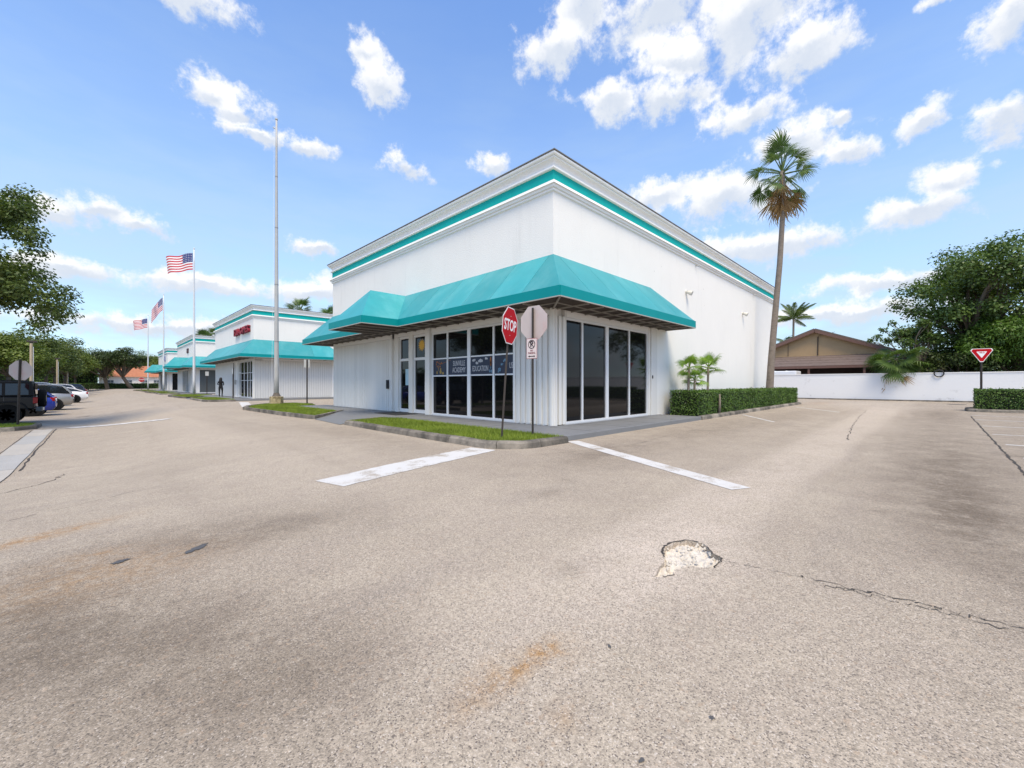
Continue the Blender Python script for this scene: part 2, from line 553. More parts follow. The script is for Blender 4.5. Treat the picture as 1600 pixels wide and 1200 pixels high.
def asphalt_material():
    m = bpy.data.materials.new('bleached_asphalt')
    m.use_nodes = True
    t = m.node_tree
    b = t.nodes['Principled BSDF']
    b.inputs['Roughness'].default_value = 0.92
    b.inputs['Specular IOR Level'].default_value = 0.22
    pos = N(t, 'ShaderNodeNewGeometry').outputs['Position']

    def att(name):
        return N(t, 'ShaderNodeAttribute', attribute_name=name).outputs['Fac']
    wob = vmath(t, 'ADD', pos, vmath(t, 'MULTIPLY', noise(t, pos, 60, 2, col=True), (0.008, 0.008, 0.0)))
    v1 = N(t, 'ShaderNodeTexVoronoi')
    v1.inputs['Scale'].default_value = 185.0
    t.links.new(wob, v1.inputs['Vector'])
    v2 = N(t, 'ShaderNodeTexVoronoi')
    v2.inputs['Scale'].default_value = 70.0
    t.links.new(wob, v2.inputs['Vector'])
    s1 = N(t, 'ShaderNodeSeparateColor')
    t.links.new(v1.outputs['Color'], s1.inputs[0])
    s2 = N(t, 'ShaderNodeSeparateColor')
    t.links.new(v2.outputs['Color'], s2.inputs[0])
    n_big = noise(t, pos, 0.35, 6, 0.6)
    n_mid = noise(t, pos, 2.2, 6, 0.65)
    n_fine = noise(t, pos, 14.0, 5, 0.65)
    base = mixc(t, maprange(t, n_big, 0.3, 0.7), (0.365, 0.307, 0.236), (0.425, 0.36, 0.278))
    base = mixc(t, maprange(t, n_mid, 0.35, 0.75, 0, 0.45), base, (0.295, 0.242, 0.195))
    # streaks dragged along the lanes
    st = noise(t, vmath(t, 'MULTIPLY', pos, (0.25, 2.2, 1)), 1.0, 5, 0.6)
    base = mixc(t, maprange(t, st, 0.5, 0.75, 0, 0.35), base, (0.27, 0.23, 0.195))
    light = math_n(t, 'MULTIPLY', att('light'), maprange(t, n_mid, 0.3, 0.65, 0.35, 1.0))
    base = mixc(t, light, base, (0.56, 0.475, 0.385))
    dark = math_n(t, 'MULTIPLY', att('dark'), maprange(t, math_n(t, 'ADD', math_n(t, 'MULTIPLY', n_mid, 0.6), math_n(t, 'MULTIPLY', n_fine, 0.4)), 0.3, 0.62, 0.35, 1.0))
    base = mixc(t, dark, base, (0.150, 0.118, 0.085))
    rust = math_n(t, 'MULTIPLY', att('rust'), maprange(t, n_fine, 0.35, 0.65, 0.2, 1.0))
    base = mixc(t, rust, base, (0.33, 0.195, 0.085))
    # stones in the binder
    g1 = maprange(t, s1.outputs[0], 0.0, 1.0, 0.76, 1.22, smooth=False)
    g2 = maprange(t, s2.outputs[1], 0.0, 1.0, 0.86, 1.13, smooth=False)
    gg = math_n(t, 'MULTIPLY', g1, g2)
    cb = N(t, 'ShaderNodeCombineColor')
    for i in range(3):
        t.links.new(gg, cb.inputs[i])
    col = mixc(t, 1.0, base, cb.outputs[0], 'MULTIPLY')
    wsp = math_n(t, 'MULTIPLY', maprange(t, s1.outputs[1], 0.92, 0.98, 0, 0.7), maprange(t, dark, 0.0, 0.7, 1.0, 0.45))
    col = mixc(t, wsp, col, (0.60, 0.53, 0.45))
    col = mixc(t, maprange(t, s1.outputs[2], 0.86, 0.95, 0, 0.7), col, (0.10, 0.085, 0.075))
    col = mixc(t, maprange(t, s2.outputs[0], 0.95, 0.99, 0, 0.25), col, (0.40, 0.27, 0.17))
    t.links.new(col, b.inputs['Base Color'])
    bn = N(t, 'ShaderNodeBump')
    bn.inputs['Strength'].default_value = 0.55
    bn.inputs['Distance'].default_value = 0.006
    hgt = math_n(t, 'ADD', math_n(t, 'MULTIPLY', v1.outputs['Distance'], -0.6), math_n(t, 'MULTIPLY', n_fine, 0.6))
    t.links.new(hgt, bn.inputs['Height'])
    t.links.new(bn.outputs[0], b.inputs['Normal'])
    return m


M_ASPH = asphalt_material()


def grow(a, step, end, f=1.16):
    out = []
    x = a
    while abs(x) < abs(end):
        step *= f
        x = x + step if end > a else x - step
        out.append(x)
    return out


xs = np.array(sorted(grow(-13.0, 0.1, -420)) + list(np.round(np.arange(-13.0, 6.001, 0.1), 3)) + grow(6.0, 0.1, 420, 1.05))
ys = np.array(sorted(grow(-10.0, 0.1, -420)) + list(np.round(np.arange(-10.0, 8.001, 0.1), 3)) + grow(8.0, 0.1, 420, 1.06))
GX, GY = np.meshgrid(xs, ys, indexing='ij')
nx, ny = len(xs), len(ys)
gv = np.stack([GX.ravel(), GY.ravel(), gz(GX, GY).ravel()], 1)
HOLE = [(-5.59, -5.67), (-5.53, -5.64), (-5.46, -5.67), (-5.40, -5.65), (-5.35, -5.68), (-5.29, -5.71), (-5.27, -5.77), (-5.25, -5.82), (-5.32, -5.88), (-5.40, -5.94), (-5.45, -6.02),
        (-5.52, -6.05), (-5.58, -6.03), (-5.67, -6.04), (-5.71, -5.98), (-5.73, -5.92), (-5.79, -5.89), (-5.87, -5.87), (-5.94, -5.89), (-6.03, -5.85), (-6.06, -5.82), (-5.97, -5.79), (-5.90, -5.77), (-5.80, -5.76), (-5.71, -5.72), (-5.66, -5.68)]
i0, i1 = int(np.argmin(abs(xs + 6.3))), int(np.argmin(abs(xs + 5.0)))
j0, j1 = int(np.argmin(abs(ys + 6.3))), int(np.argmin(abs(ys + 5.4)))
faces = []
for i in range(nx - 1):
    inx = i0 <= i < i1
    for j in range(ny - 1):
        if inx and j0 <= j < j1:
            continue
        a = i * ny + j
        faces.append((a, a + ny, a + ny + 1, a + 1))
ring = [(i, j0) for i in range(i0, i1)] + [(i1, j) for j in range(j0, j1)] + [(i, j1) for i in range(i1, i0, -1)] + [(i0, j) for j in range(j1, j0, -1)]
ring_ids = [i * ny + j for i, j in ring]
pv = [Vector((gv[k][0], gv[k][1])) for k in ring_ids] + [Vector(p) for p in HOLE]
nr, nh = len(ring_ids), len(HOLE)
ed = [(k, (k + 1) % nr) for k in range(nr)] + [(nr + k, nr + (k + 1) % nh) for k in range(nh)]
cv, ce, cf, ov, oe, of = delaunay_2d_cdt(pv, ed, [], 0, 1e-5)


def inside(p, poly):
    c = False
    n = len(poly)
    for i in range(n):
        a, b = poly[i], poly[(i + 1) % n]
        if (a[1] > p[1]) != (b[1] > p[1]) and p[0] < (b[0] - a[0]) * (p[1] - a[1]) / (b[1] - a[1]) + a[0]:
            c = not c
    return c


base_n = len(gv)
idmap = {}
extra = []
for k, v in enumerate(cv):
    src = [s for s in ov[k] if s < nr]
    if src:
        idmap[k] = ring_ids[src[0]]
    else:
        idmap[k] = base_n + len(extra)
        extra.append((v.x, v.y, 0.0))
for f in cf:
    c = sum((cv[k] for k in f), Vector((0, 0))) / len(f)
    if not inside(c, HOLE):
        faces.append(tuple(idmap[k] for k in f))
# broken edge of the hole
he = [base_n + len(extra) + k for k in range(2 * nh)]
extra += [(p[0], p[1], 0.0) for p in HOLE] + [(p[0] + 0.004, p[1] + 0.004, -0.055) for p in HOLE]
for k in range(nh):
    faces.append((he[k], he[(k + 1) % nh], he[nh + (k + 1) % nh], he[nh + k]))
gv = np.vstack([gv, np.array(extra)])
gme = bpy.data.meshes.new('parking_lot')
gme.from_pydata(gv.tolist(), [], faces)
gme.materials.append(M_ASPH)
gx, gy = gv[:, 0], gv[:, 1]


def blob(cx, cy, rx, ry, ang=0.0, p=2.0):
    c, s = math.cos(ang), math.sin(ang)
    u = ((gx - cx) * c + (gy - cy) * s) / rx
    v = (-(gx - cx) * s + (gy - cy) * c) / ry
    return np.exp(-(u * u + v * v) ** (p / 2))


wav = 0.25 * np.sin(gx * 0.9 + 1.0) + 0.15 * np.sin(gx * 2.3)
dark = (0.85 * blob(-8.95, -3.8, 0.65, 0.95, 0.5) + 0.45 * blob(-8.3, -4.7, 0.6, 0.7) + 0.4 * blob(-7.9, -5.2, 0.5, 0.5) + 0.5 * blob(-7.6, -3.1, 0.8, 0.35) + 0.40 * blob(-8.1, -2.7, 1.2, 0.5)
        + 0.70 * blob(-2.9, -7.35, 2.1, 0.42, 0.08) + 0.40 * blob(0.5, -7.3, 2.4, 0.65) + 0.35 * blob(5, -7.3, 6, 0.8) + 0.55 * blob(15.5, -7.4, 3.5, 0.7)  # farthest patch mixes oil staining with painted tree shade
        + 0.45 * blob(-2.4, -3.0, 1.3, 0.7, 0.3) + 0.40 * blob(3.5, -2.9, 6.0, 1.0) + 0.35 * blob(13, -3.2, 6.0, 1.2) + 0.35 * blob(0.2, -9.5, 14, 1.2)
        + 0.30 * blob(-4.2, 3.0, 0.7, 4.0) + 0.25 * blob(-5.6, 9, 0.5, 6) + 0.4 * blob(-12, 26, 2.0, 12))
for (q, w_) in ((-6.0, .12), (-7.6, .12), (-5.2, .10)):
    dark += 0.16 * np.exp(-((gx - q - .25 * np.sin(gy * .21 + q)) / w_) ** 2) * sstep(-3.0, 1.0, gy) * (.5 + .5 * np.sin(gy * .5 + q * 3))
for (q, w_) in ((-4.6, .10), (-6.25, .12), (-6.6, .10)):
    dark += 0.16 * np.exp(-((gy - q - .15 * np.sin(gx * .4 + q)) / w_) ** 2) * sstep(-6.0, -2.0, gx) * (.5 + .5 * np.sin(gx * .6 + q * 3))
for k in range(26):
    ox, oy = random.uniform(-8.5, 8), random.uniform(-9, 6)
    dark += random.uniform(.15, .5) * blob(ox, oy, random.uniform(.06, .22), random.uniform(.04, .14), random.uniform(0, 3))
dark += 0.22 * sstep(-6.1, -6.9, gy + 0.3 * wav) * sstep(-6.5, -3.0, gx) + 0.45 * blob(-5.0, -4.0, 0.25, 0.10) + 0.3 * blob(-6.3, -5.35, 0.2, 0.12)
light = 0.55 * np.exp(-((gy + 5.55 + 0.12 * wav) / (0.42 + 0.008 * np.clip(gx + 8, 0, 30))) ** 6) * sstep(-8.6, -5.0, gx) * sstep(24, 16, gx)
light += 0.35 * blob(-5.7, -5.8, 0.7, 0.45) + 0.5 * blob(24, -4.5, 7, 2.5) + 0.35 * blob(-6.0, 12, 1.2, 14)
rust = (1.0 * blob(-8.95, -1.7, 0.5, 0.14, 0.5) + 0.5 * blob(-8.6, -3.2, 0.6, 0.4) + 0.5 * blob(-8.65, -2.7, 0.25, 0.10) + 1.2 * blob(-7.13, -5.81, 0.12, 0.06, -0.3) + 0.9 * blob(-7.30, -5.79, 0.16, 0.055, -0.3) + 0.6 * blob(-7.5, -5.78, 0.2, 0.07)
        + 0.5 * blob(-7.38, -6.12, 0.07, 0.05) + 0.4 * blob(25, -2, 3, 0.8))
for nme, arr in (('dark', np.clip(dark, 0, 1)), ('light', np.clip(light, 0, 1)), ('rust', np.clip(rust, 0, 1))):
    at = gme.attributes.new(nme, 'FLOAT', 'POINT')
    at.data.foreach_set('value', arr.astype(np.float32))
gme.update()
ground = tag(link('parking_lot', gme), 'sun-bleached asphalt paving of the parking lot and lanes', 'asphalt', kind='structure')

# crushed limestone in the pothole
M_ROCK = mat('crushed_limestone', (0.64, 0.58, 0.49), 0.95, 0.2, 60.0, 0.2, 0.9, 90, stain=(0.22, 0.18, 0.14), sscale=40.0, samt=0.8, lo=0.60, hi=0.72)
hb = MB()
hx0, hy0, st = -6.12, -6.10, 0.018
nxh, nyh = 52, 28
for i in range(nxh):
    for j in range(nyh):
        x, y = hx0 + i * st, hy0 + j * st
        hb.v.append((x + random.uniform(-.006, .006), y + random.uniform(-.006, .006), -0.036 + 0.012 * math.sin(x * 23 + y * 17) * math.sin(y * 31) + random.uniform(-.010, .012)))
for i in range(nxh - 1):
    for j in range(nyh - 1):
        a = i * nyh + j
        hb.f.append((a, a + nyh, a + nyh + 1, a + 1))
tag(hb.build('pothole_bed', M_ROCK), 'pale crushed limestone showing in the pothole in the asphalt', 'pothole', kind='structure')
rb = MB()
for k in range(60):
    while True:
        px, py = random.uniform(-6.05, -5.25), random.uniform(-6.05, -5.64)
        if inside((px, py), HOLE):
            break
    r = random.uniform(.006, .018)
    vs = [(px + r * math.cos(a) * random.uniform(.7, 1.2), py + r * math.sin(a) * random.uniform(.7, 1.2), -0.022) for a in (0, 1.3, 2.6, 3.8, 5.1)]
    rb.add(vs + [(px, py, -0.022 + r * random.uniform(.8, 1.6))], [(0, 1, 5), (1, 2, 5), (2, 3, 5), (3, 4, 5), (4, 0, 5)])
tag(rb.build('loose_stones', M_ROCK), 'loose broken stones lying in the pothole', 'stones', kind='stuff')

# crumbs of asphalt round the broken rim
cb_ = MB()
for k in range(150):
    q = random.choice(HOLE)
    a, dd = random.uniform(0, 6.28), abs(random.gauss(0, .07))
    px, py = q[0] + dd * math.cos(a), q[1] + dd * math.sin(a)
    if inside((px, py), HOLE):
        continue
    r = random.uniform(.002, .008)
    vs = [(px + r * math.cos(w) * random.uniform(.6, 1.2), py + r * math.sin(w) * random.uniform(.6, 1.2), .001) for w in (0, 1.3, 2.6, 3.8, 5.1)]
    cb_.add(vs + [(px, py, r * random.uniform(.7, 1.3))], [(0, 1, 5), (1, 2, 5), (2, 3, 5), (3, 4, 5), (4, 0, 5)])
tag(cb_.build('asphalt_crumbs', mat('asphalt_crumb', (.30, .26, .21), .95, .5, 50)), 'loose asphalt crumbs scattered round the pothole', 'crumbs', kind='stuff')

# cracks in the asphalt, and painted shade along the pothole rim
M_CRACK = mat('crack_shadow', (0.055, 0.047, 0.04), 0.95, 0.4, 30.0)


def crack_or_rim_shade(pts, w0, w1, jit=0.02, n=14, gaps=0.0):
    b = MB()
    path = []
    for (a, c) in zip(pts[:-1], pts[1:]):
        for k in range(n):
            u = k / n
            path.append((a[0] + (c[0] - a[0]) * u + random.uniform(-jit, jit), a[1] + (c[1] - a[1]) * u + random.uniform(-jit, jit)))
    for (p, q) in zip(path[:-1], path[1:]):
        if random.random() < gaps:
            continue
        d = Vector((q[0] - p[0], q[1] - p[1]))
        if d.length < 1e-5:
            continue
        s = Vector((-d.y, d.x)).normalized() * random.uniform(w0, w1) / 2
        z0, z1 = float(gz(*p)) + .004, float(gz(*q)) + .004
        b.add([(p[0] - s.x, p[1] - s.y, z0), (q[0] - s.x * .8, q[1] - s.y * .8, z1), (q[0] + s.x * .8, q[1] + s.y * .8, z1), (p[0] + s.x, p[1] + s.y, z0)], [(0, 1, 2, 3)])
    return b.build('crack_or_rim_shade', M_CRACK, ground)


crack_or_rim_shade([(-5.73, -5.73), (-5.66, -5.675), (-5.53, -5.635), (-5.40, -5.645), (-5.29, -5.705), (-5.25, -5.81)], .008, .022, .006, 5)  # rim shade of the pothole, drawn as dark ribbons to deepen it
crack_or_rim_shade([(-5.31, -5.87), (-5.41, -5.95), (-5.46, -6.03), (-5.58, -6.045), (-5.68, -6.04)], .006, .014, .006, 5)
crack_or_rim_shade([(-5.95, -5.90), (-6.05, -5.85)], .004, .010, .006, 5)
crack_or_rim_shade([(-5.50, -6.06), (-5.45, -6.24), (-5.39, -6.52)], .002, .005, .012, gaps=.2)
crack_or_rim_shade([(-5.39, -6.48), (-5.37, -6.74), (-5.33, -6.91), (-5.30, -7.07), (-5.31, -7.19), (-5.29, -7.36), (-5.28, -7.6), (-5.22, -8.0)], .003, .009, .022, 9, gaps=.12)
crack_or_rim_shade([(-5.44, -6.62), (-5.40, -6.78), (-5.38, -6.95), (-5.34, -7.12), (-5.36, -7.30), (-5.33, -7.6)], .002, .008, .022, 9, gaps=.25)
crack_or_rim_shade([(-9.6, 2.2), (-9.2, 2.9), (-9.0, 4.1)], .01, .02, .05, 8)
crack_or_rim_shade([(0.2, -8.02), (5, -8.08), (10, -8.16), (15.5, -8.25)], .02, .05, .015, 30)
crack_or_rim_shade([(2.0, -5.9), (7.0, -5.5), (12.0, -5.2), (17.5, -5.0)], .008, .03, .03, 16, gaps=.35)
crack_or_rim_shade([(-9.3, -0.6), (-8.2, 0.2), (-6.6, 0.5), (-5.2, 1.4)], .004, .009, .03, 14, gaps=.4)
crack_or_rim_shade([(-3.2, -2.2), (-1.2, -2.8), (1.4, -2.6), (4.0, -3.2)], .004, .010, .03, 14, gaps=.4)
# dark spilt tar spots
for (cx, cy, rx, ry, an) in ((-8.08, -3.12, .12, .04, .75), (-8.5, -3.02, .07, .035, .5), (-7.0, -6.5, .012, .012, 0), (-6.9, -6.0, .02, .008, 1), (-7.35, -6.4, .014, .01, 0)):
    b = MB()
    vs = []
    for k in range(26):
        a = 2 * math.pi * k / 26
        q_ = random.uniform(.45, 1.1)
        u, v = rx * math.cos(a) * q_, ry * math.sin(a) * q_
        x, y = cx + u * math.cos(an) - v * math.sin(an), cy + u * math.sin(an) + v * math.cos(an)
        vs.append((x, y, float(gz(x, y)) + .005))
    b.add(vs, [tuple(range(26))]).build('tar_spot', mat('tar', (0.085, 0.082, 0.08), 0.7, .3, 20), ground)

# painted markings


def strip(name, a, b, w, m, label, z=0.005, n=1, cat='road marking', group=None):
    a, b = Vector((a[0], a[1])), Vector((b[0], b[1]))
    d = b - a
    s = Vector((-d.y, d.x)).normalized() * w / 2
    mb = MB()
    L = []
    for k in range(n + 1):
        p = a + d * (k / n)
        j1, j2 = random.uniform(-.03, .03), random.uniform(-.03, .03)
        for q in (p - s * (1 + j1), p + s * (1 + j2)):
            L.append((q.x, q.y, float(gz(q.x, q.y)) + z))
    mb.add(L, [(2 * k, 2 * k + 2, 2 * k + 3, 2 * k + 1) for k in range(n)])
    o = mb.build(name, m)
    return tag(o, label, cat, group, 'structure')


strip('stop_line', (-6.54, -1.70), (-3.36, -1.02), .60, M_PAINT, 'broad white stop line in front of the grass island with the stop sign', n=40)
strip('stop_line', (-1.27, -1.58), (-3.2, -5.5), .30, M_PAINT, 'narrow white stop line running out from the corner walkway', n=40)
strip('stop_line', (-1.5, 26.0), (-2.75, 19.2), .55, M_PAINT, 'white stop line beyond the tall bare flagpole', n=6)
strip('stop_line', (-9.38, 16.4), (-6.6, 13.9), .42, M_FADED, 'thin white line across the lane towards the parked cars', z=.012, n=14)
for k, (x, y) in enumerate(((2.36, -8.2), (4.6, -8.2), (7.1, -8.2), (10.0, -8.22), (13.1, -8.24), (16.0, -8.26))):
    strip('stall_line', (x, y), (x, y - 5.2), .12, M_FADED if k == 5 else M_PAINT, 'white parking stall line, ' + ('nearest', 'second nearest', 'third nearest', 'third farthest', 'second farthest', 'farthest')[k] + ' of those before the yield sign hedge', n=4, group='stall lines on the open lot')
for k, (a, b) in enumerate((((9.95, -1.75), (7.1, -3.5)), ((18.5, -1.8), (14.6, -4.3)))):
    strip('stall_line', a, b, .10, M_FADED, ('faded slanting stall line by the near part of the long hedge', 'faded slanting stall line by the far end of the long hedge')[k], n=6, group='slanting stall lines by the hedge')
mh = MB().tube([(28.5, -8.3, -.02), (28.5, -8.3, .008)], .42, 20)
tag(mh.build('manhole_cover', mat('cast_iron', (.08, .075, .07), .8, .3, 12)), 'round dark manhole cover before the white boundary wall', 'manhole cover')

# ------------------------------------------------------------------ kerbs, walkways, islands


def offset_poly(pts, d):
    """open polyline moved to its left by d"""
    out = []
    n = len(pts)
    for i in range(n):
        a = Vector(pts[max(i - 1, 0)])
        b = Vector(pts[i])
        c = Vector(pts[min(i + 1, n - 1)])
        d1 = (b - a).normalized() if i > 0 else (c - b).normalized()
        d2 = (c - b).normalized() if i < n - 1 else d1
        n1, n2 = Vector((-d1.y, d1.x)), Vector((-d2.y, d2.x))
        m = (n1 + n2)
        m = m / max(m.length_squared / 2, 0.6)
        out.append((b.x + m.x * d, b.y + m.y * d))
    return out


def resample(pts, step):
    out = [pts[0]]
    for a, b in zip(pts[:-1], pts[1:]):
        L = math.dist(a, b)
        k = max(1, int(round(L / step)))
        for i in range(1, k + 1):
            out.append((a[0] + (b[0] - a[0]) * i / k, a[1] + (b[1] - a[1]) * i / k))
    return out


def kerb_run(parent, pts, zb=0.0, h=.14, w=.15, per=4, step=.45, m=None, wob=.006):
    """kerb sections along a line; the grass or walkway lies to the left"""
    pts = resample(pts, step)
    inn = offset_poly(pts, w)
    outb = offset_poly(pts, -.025)
    i = 0
    while i < len(pts) - 1:
        j = min(i + per, len(pts) - 1)
        b = MB()
        ring = []
        for k in range(i, j + 1):
            dx = random.uniform(-wob, wob)
            e = 0.0
            P = [Vector((outb[k][0], outb[k][1], zb - .06)), Vector((pts[k][0], pts[k][1], zb + h * .72 + dx)),
                 Vector((pts[k][0] + (inn[k][0] - pts[k][0]) * .22, pts[k][1] + (inn[k][1] - pts[k][1]) * .22, zb + h + dx)), Vector((inn[k][0], inn[k][1], zb + h + .004 + dx)), Vector((inn[k][0], inn[k][1], zb - .06))]
            if k == i or k == j:
                q = pts[k + 1] if k == i else pts[k - 1]
                dv = Vector((q[0] - pts[k][0], q[1] - pts[k][1], 0)).normalized() * .006
                P = [p + dv for p in P]
            ring.append(P)
        vs = [p for P in ring for p in P]
        n = len(ring)
        fs = [(a * 5 + c, a * 5 + 5 + c, a * 5 + 5 + c + 1, a * 5 + c + 1) for a in range(n - 1) for c in range(4)]
        fs += [(0, 1, 2, 3, 4), tuple((n - 1) * 5 + c for c in (4, 3, 2, 1, 0))]
        b.add(vs, fs).build('kerb_section', m or M_KERB, parent)
        i = j


def rand_in(poly, n):
    p = np.array(poly)
    lo, hi = p.min(0), p.max(0)
    out = []
    while len(out) < n:
        c = rng.uniform(lo, hi, (n * 2, 2))
        out += [q for q in c if inside(q, poly)]
    return np.array(out[:n])


def grass_blades(poly, n, z, hmin=.03, hmax=.085):
    p = rand_in(poly, n)
    h = rng.uniform(hmin, hmax, n)
    a = rng.uniform(0, 2 * np.pi, n)
    w = rng.uniform(.004, .009, n)
    lean = rng.normal(0, .035, (n, 2))
    v = np.empty((n, 3, 3))
    v[:, 0] = np.stack([p[:, 0] - np.cos(a) * w, p[:, 1] - np.sin(a) * w, np.full(n, z)], 1)
    v[:, 1] = np.stack([p[:, 0] + np.cos(a) * w, p[:, 1] + np.sin(a) * w, np.full(n, z)], 1)
    v[:, 2] = np.stack([p[:, 0] + lean[:, 0], p[:, 1] + lean[:, 1], z + h], 1)
    return fast_mesh('grass', v.reshape(-1, 3), np.arange(n * 3).reshape(n, 3), M_GRASS, tri=True)


def island(soil, kerb, n, label_k, label_g, zb=0.0, h=.14, wmul=1.0):
    k = empty('kerb', (0, 0, 0))
    tag(k, label_k, 'kerb', 'kerbs round the grass islands', 'structure')
    kerb_run(k, kerb, zb, h)
    MB().prism(soil, zb - .05, zb + h - .035).build('soil', M_SOIL, k)
    if n:
        g = link('grass', grass_blades(soil, n, zb + h - .036, .03 * wmul, .085 * wmul))
        tag(g, label_g, 'grass', kind='stuff')


arc = [(-2.40 - .9 * math.cos(a), -.75 - .9 * math.sin(a)) for a in np.linspace(0, math.pi / 2, 7)]
K1 = [(-1.75, 6.05), (-2.6, 5.85), (-3.25, 5.55), (-3.3, 3.0), (-3.32, .6)] + arc + [(-1.52, -1.66)]
S1 = [(-3.2, 5.4), (-3.2, -.72)] + [(p[0] + .08, p[1] + .08) for p in arc] + [(-1.52, -1.55), (-1.52, 5.3), (-1.9, 5.8)]
K2 = [(-1.25, 10.7), (-3.1, 8.45), (-3.3, 11.0), (-3.45, 16.4), (-2.95, 18.0), (-1.6, 19.9), (-.3, 19.6), (.15, 18.2)]
S2 = [(-1.37, 10.75), (-3.0, 8.65), (-3.2, 11.0), (-3.33, 16.4), (-2.85, 17.95), (-1.55, 19.78), (-.35, 19.5), (.05, 18.2), (-.2, 16.4), (-1.37, 16.2)]
island(S1, K1, 26000, 'stained concrete kerb round the grass island under the stop sign', 'short green grass on the island with the stop sign')
island(S2, K2, 26000, 'stained concrete kerb round the grass island under the bare flagpole', 'short green grass on the island with the bare flagpole')
BY = [0.0, 29.9, 57.8, 84.4]
nth = ['', 'second', 'third', 'fourth']
for bi in (1, 2, 3):
    d = BY[bi] - 0.2
    island([(x, y + d) for x, y in S1], [(x, y + d) for x, y in K1], (9000, 4000, 2000)[bi - 1], 'kerb of the grass strip along the %s building' % nth[bi], 'grass of the strip along the %s building' % nth[bi], wmul=1.3)
    island([(x, y + d) for x, y in S2], [(x, y + d) for x, y in K2], (9000, 4000, 2000)[bi - 1], 'kerb of the island under the flagpole of the %s building' % nth[bi], 'grass of the island under the flagpole of the %s building' % nth[bi], wmul=1.3)

for bi in range(4):
    y0 = BY[bi]
    w = MB()
    xe = 6.25 if bi == 0 else 8.0
    w.prism([(-1.5, y0 - 1.5), (xe, y0 - 1.5), (xe, y0 + .25), (.25, y0 + .25), (.25, y0 + 14.4), (.25, y0 + 16.0), (-1.36, y0 + 16.0), (-1.36, y0 + 10.6), (-1.5, y0 + 8.6), (-1.5, y0 + 6.1)], -.05, .12)
    # ramp down to the lane at the entrance
    w.add([(-1.5, y0 + 6.15, .117), (-1.5, y0 + 8.6, .117), (-1.5, y0 + 10.3, .117), (-3.15, y0 + 8.45, .01), (-3.35, y0 + 5.7, .01), (-1.9, y0 + 6.1, .1)], [(0, 1, 2, 3, 4, 5)][:1])
    tag(w.build('walkway', M_WALK, bevel=.012), ('grey painted concrete walkway round the near building', 'grey walkway of the second building', 'grey walkway of the third building', 'grey walkway of the fourth building')[bi], 'walkway', kind='structure')
# scoring joints of the near walkway
jb = MB()
for x in (-.2, 1.3, 2.8, 4.3, 5.8):
    jb.box(x - .006, x + .006, -1.49, -.06, .1195, .1222)
for y in (1.2, 2.7, 4.2, 5.7, 9.6, 11.1, 12.6, 14.1):
    jb.box(-1.35, -.06, y - .006, y + .006, .1195, .1222)
jo = jb.build('walkway_joint', mat('joint_dark', (.07, .07, .07), .9), ground)
jo['kind'] = 'stuff'

# planting bed along the long side wall
kb = empty('kerb')
tag(kb, 'stained concrete kerb in front of the long clipped hedge', 'kerb', 'kerbs round the grass islands', 'structure')
kerb_run(kb, [(6.27, -1.52), (12, -1.52), (18, -1.52), (22.3, -1.52), (22.85, -1.2), (22.95, -.5), (22.95, .3)], 0, .13)
MB().prism([(6.27, -1.4), (22.8, -1.4), (22.85, .2), (6.27, .2)], -.05, .10).build('soil', mat('mulch', (.07, .05, .035), .95, .4, 12), kb)
# island with the yield sign
ky = empty('kerb')
tag(ky, 'concrete kerb of the planting island with the yield sign', 'kerb', 'kerbs round the grass islands', 'structure')
kerb_run(ky, [(21.3, -8.5), (20.9, -8.32), (19.6, -8.32), (19.2, -8.6), (19.15, -9.2), (19.15, -15.0)], 0, .13)
MB().prism([(19.25, -15), (21.6, -15), (21.4, -8.6), (20.9, -8.42), (19.6, -8.42), (19.3, -8.7)], -.05, .10).build('soil', MATS['mulch'], ky)
# island on the car side, lower down
ZL = -.45
island([(-16, 16.4), (-10.75, 16.4), (-10.35, 16.9), (-10.3, 18.2), (-10.6, 18.7), (-16, 18.7)],
       [(-16, 16.25), (-10.7, 16.25), (-10.22, 16.8), (-10.18, 18.3), (-10.55, 18.82), (-16, 18.82)], 16000, 'grey kerb of the grass island beside the black off-roader', 'grass on the island beside the black off-roader', ZL)
gu = empty('gutter')
tag(gu, 'pale concrete gutter strip along the lane on the car side', 'gutter', kind='structure')
for k in range(6):
    ya, yb = 16.1 - 2.6 * k, 16.1 - 2.6 * (k + 1) + .02
    b = MB()
    L = []
    for q in range(6):
        y = ya + (yb - ya) * q / 5
        for x in (-10.25, -10.0, -9.76):
            L.append((x + .008 * math.sin(y * 1.7), y, float(gz(x, y)) + (.016 if x != -10.0 else -.012 + .018)))
    b.add(L, [(q * 3 + c, q * 3 + c + 1, q * 3 + 4 + c, q * 3 + 3 + c) for q in range(5) for c in range(2)])
    b.build('gutter_section', M_GUTTER if k % 2 == 0 else mat('gutter_concrete_grey', (0.36, 0.35, 0.33), .9, .12, 2.0, .2, .3, 60), gu)
crack_or_rim_shade([(-9.70, 16.2), (-9.69, 12.0), (-9.72, 9.0), (-9.68, 5.0)], .02, .045, .02, 10)
crack_or_rim_shade([(-10.28, 16.0), (-10.28, 12.0), (-10.28, 6.0)], .02, .03, .01, 10)
crack_or_rim_shade([(-11.0, 15.9), (-10.9, 12.0), (-11.0, 6.0)], .015, .025, .01, 10)
crack_or_rim_shade([(-9.3, 23.4), (-8.7, 23.9)], .10, .22, .05, 5)

# ------------------------------------------------------------------ the four teal and white buildings
BW, BD = 14.6, 22.3


def fbox(mb, face, s0, s1, d0, d1, z0, z1):
    if face == 'L':
        return mb.box(-d1, -d0, s0, s1, z0, z1)
    return mb.box(s0, s1, -d1, -d0, z0, z1)


def fpt(face, s, d, z):
    return (-d, s, z) if face == 'L' else (s, -d, z)


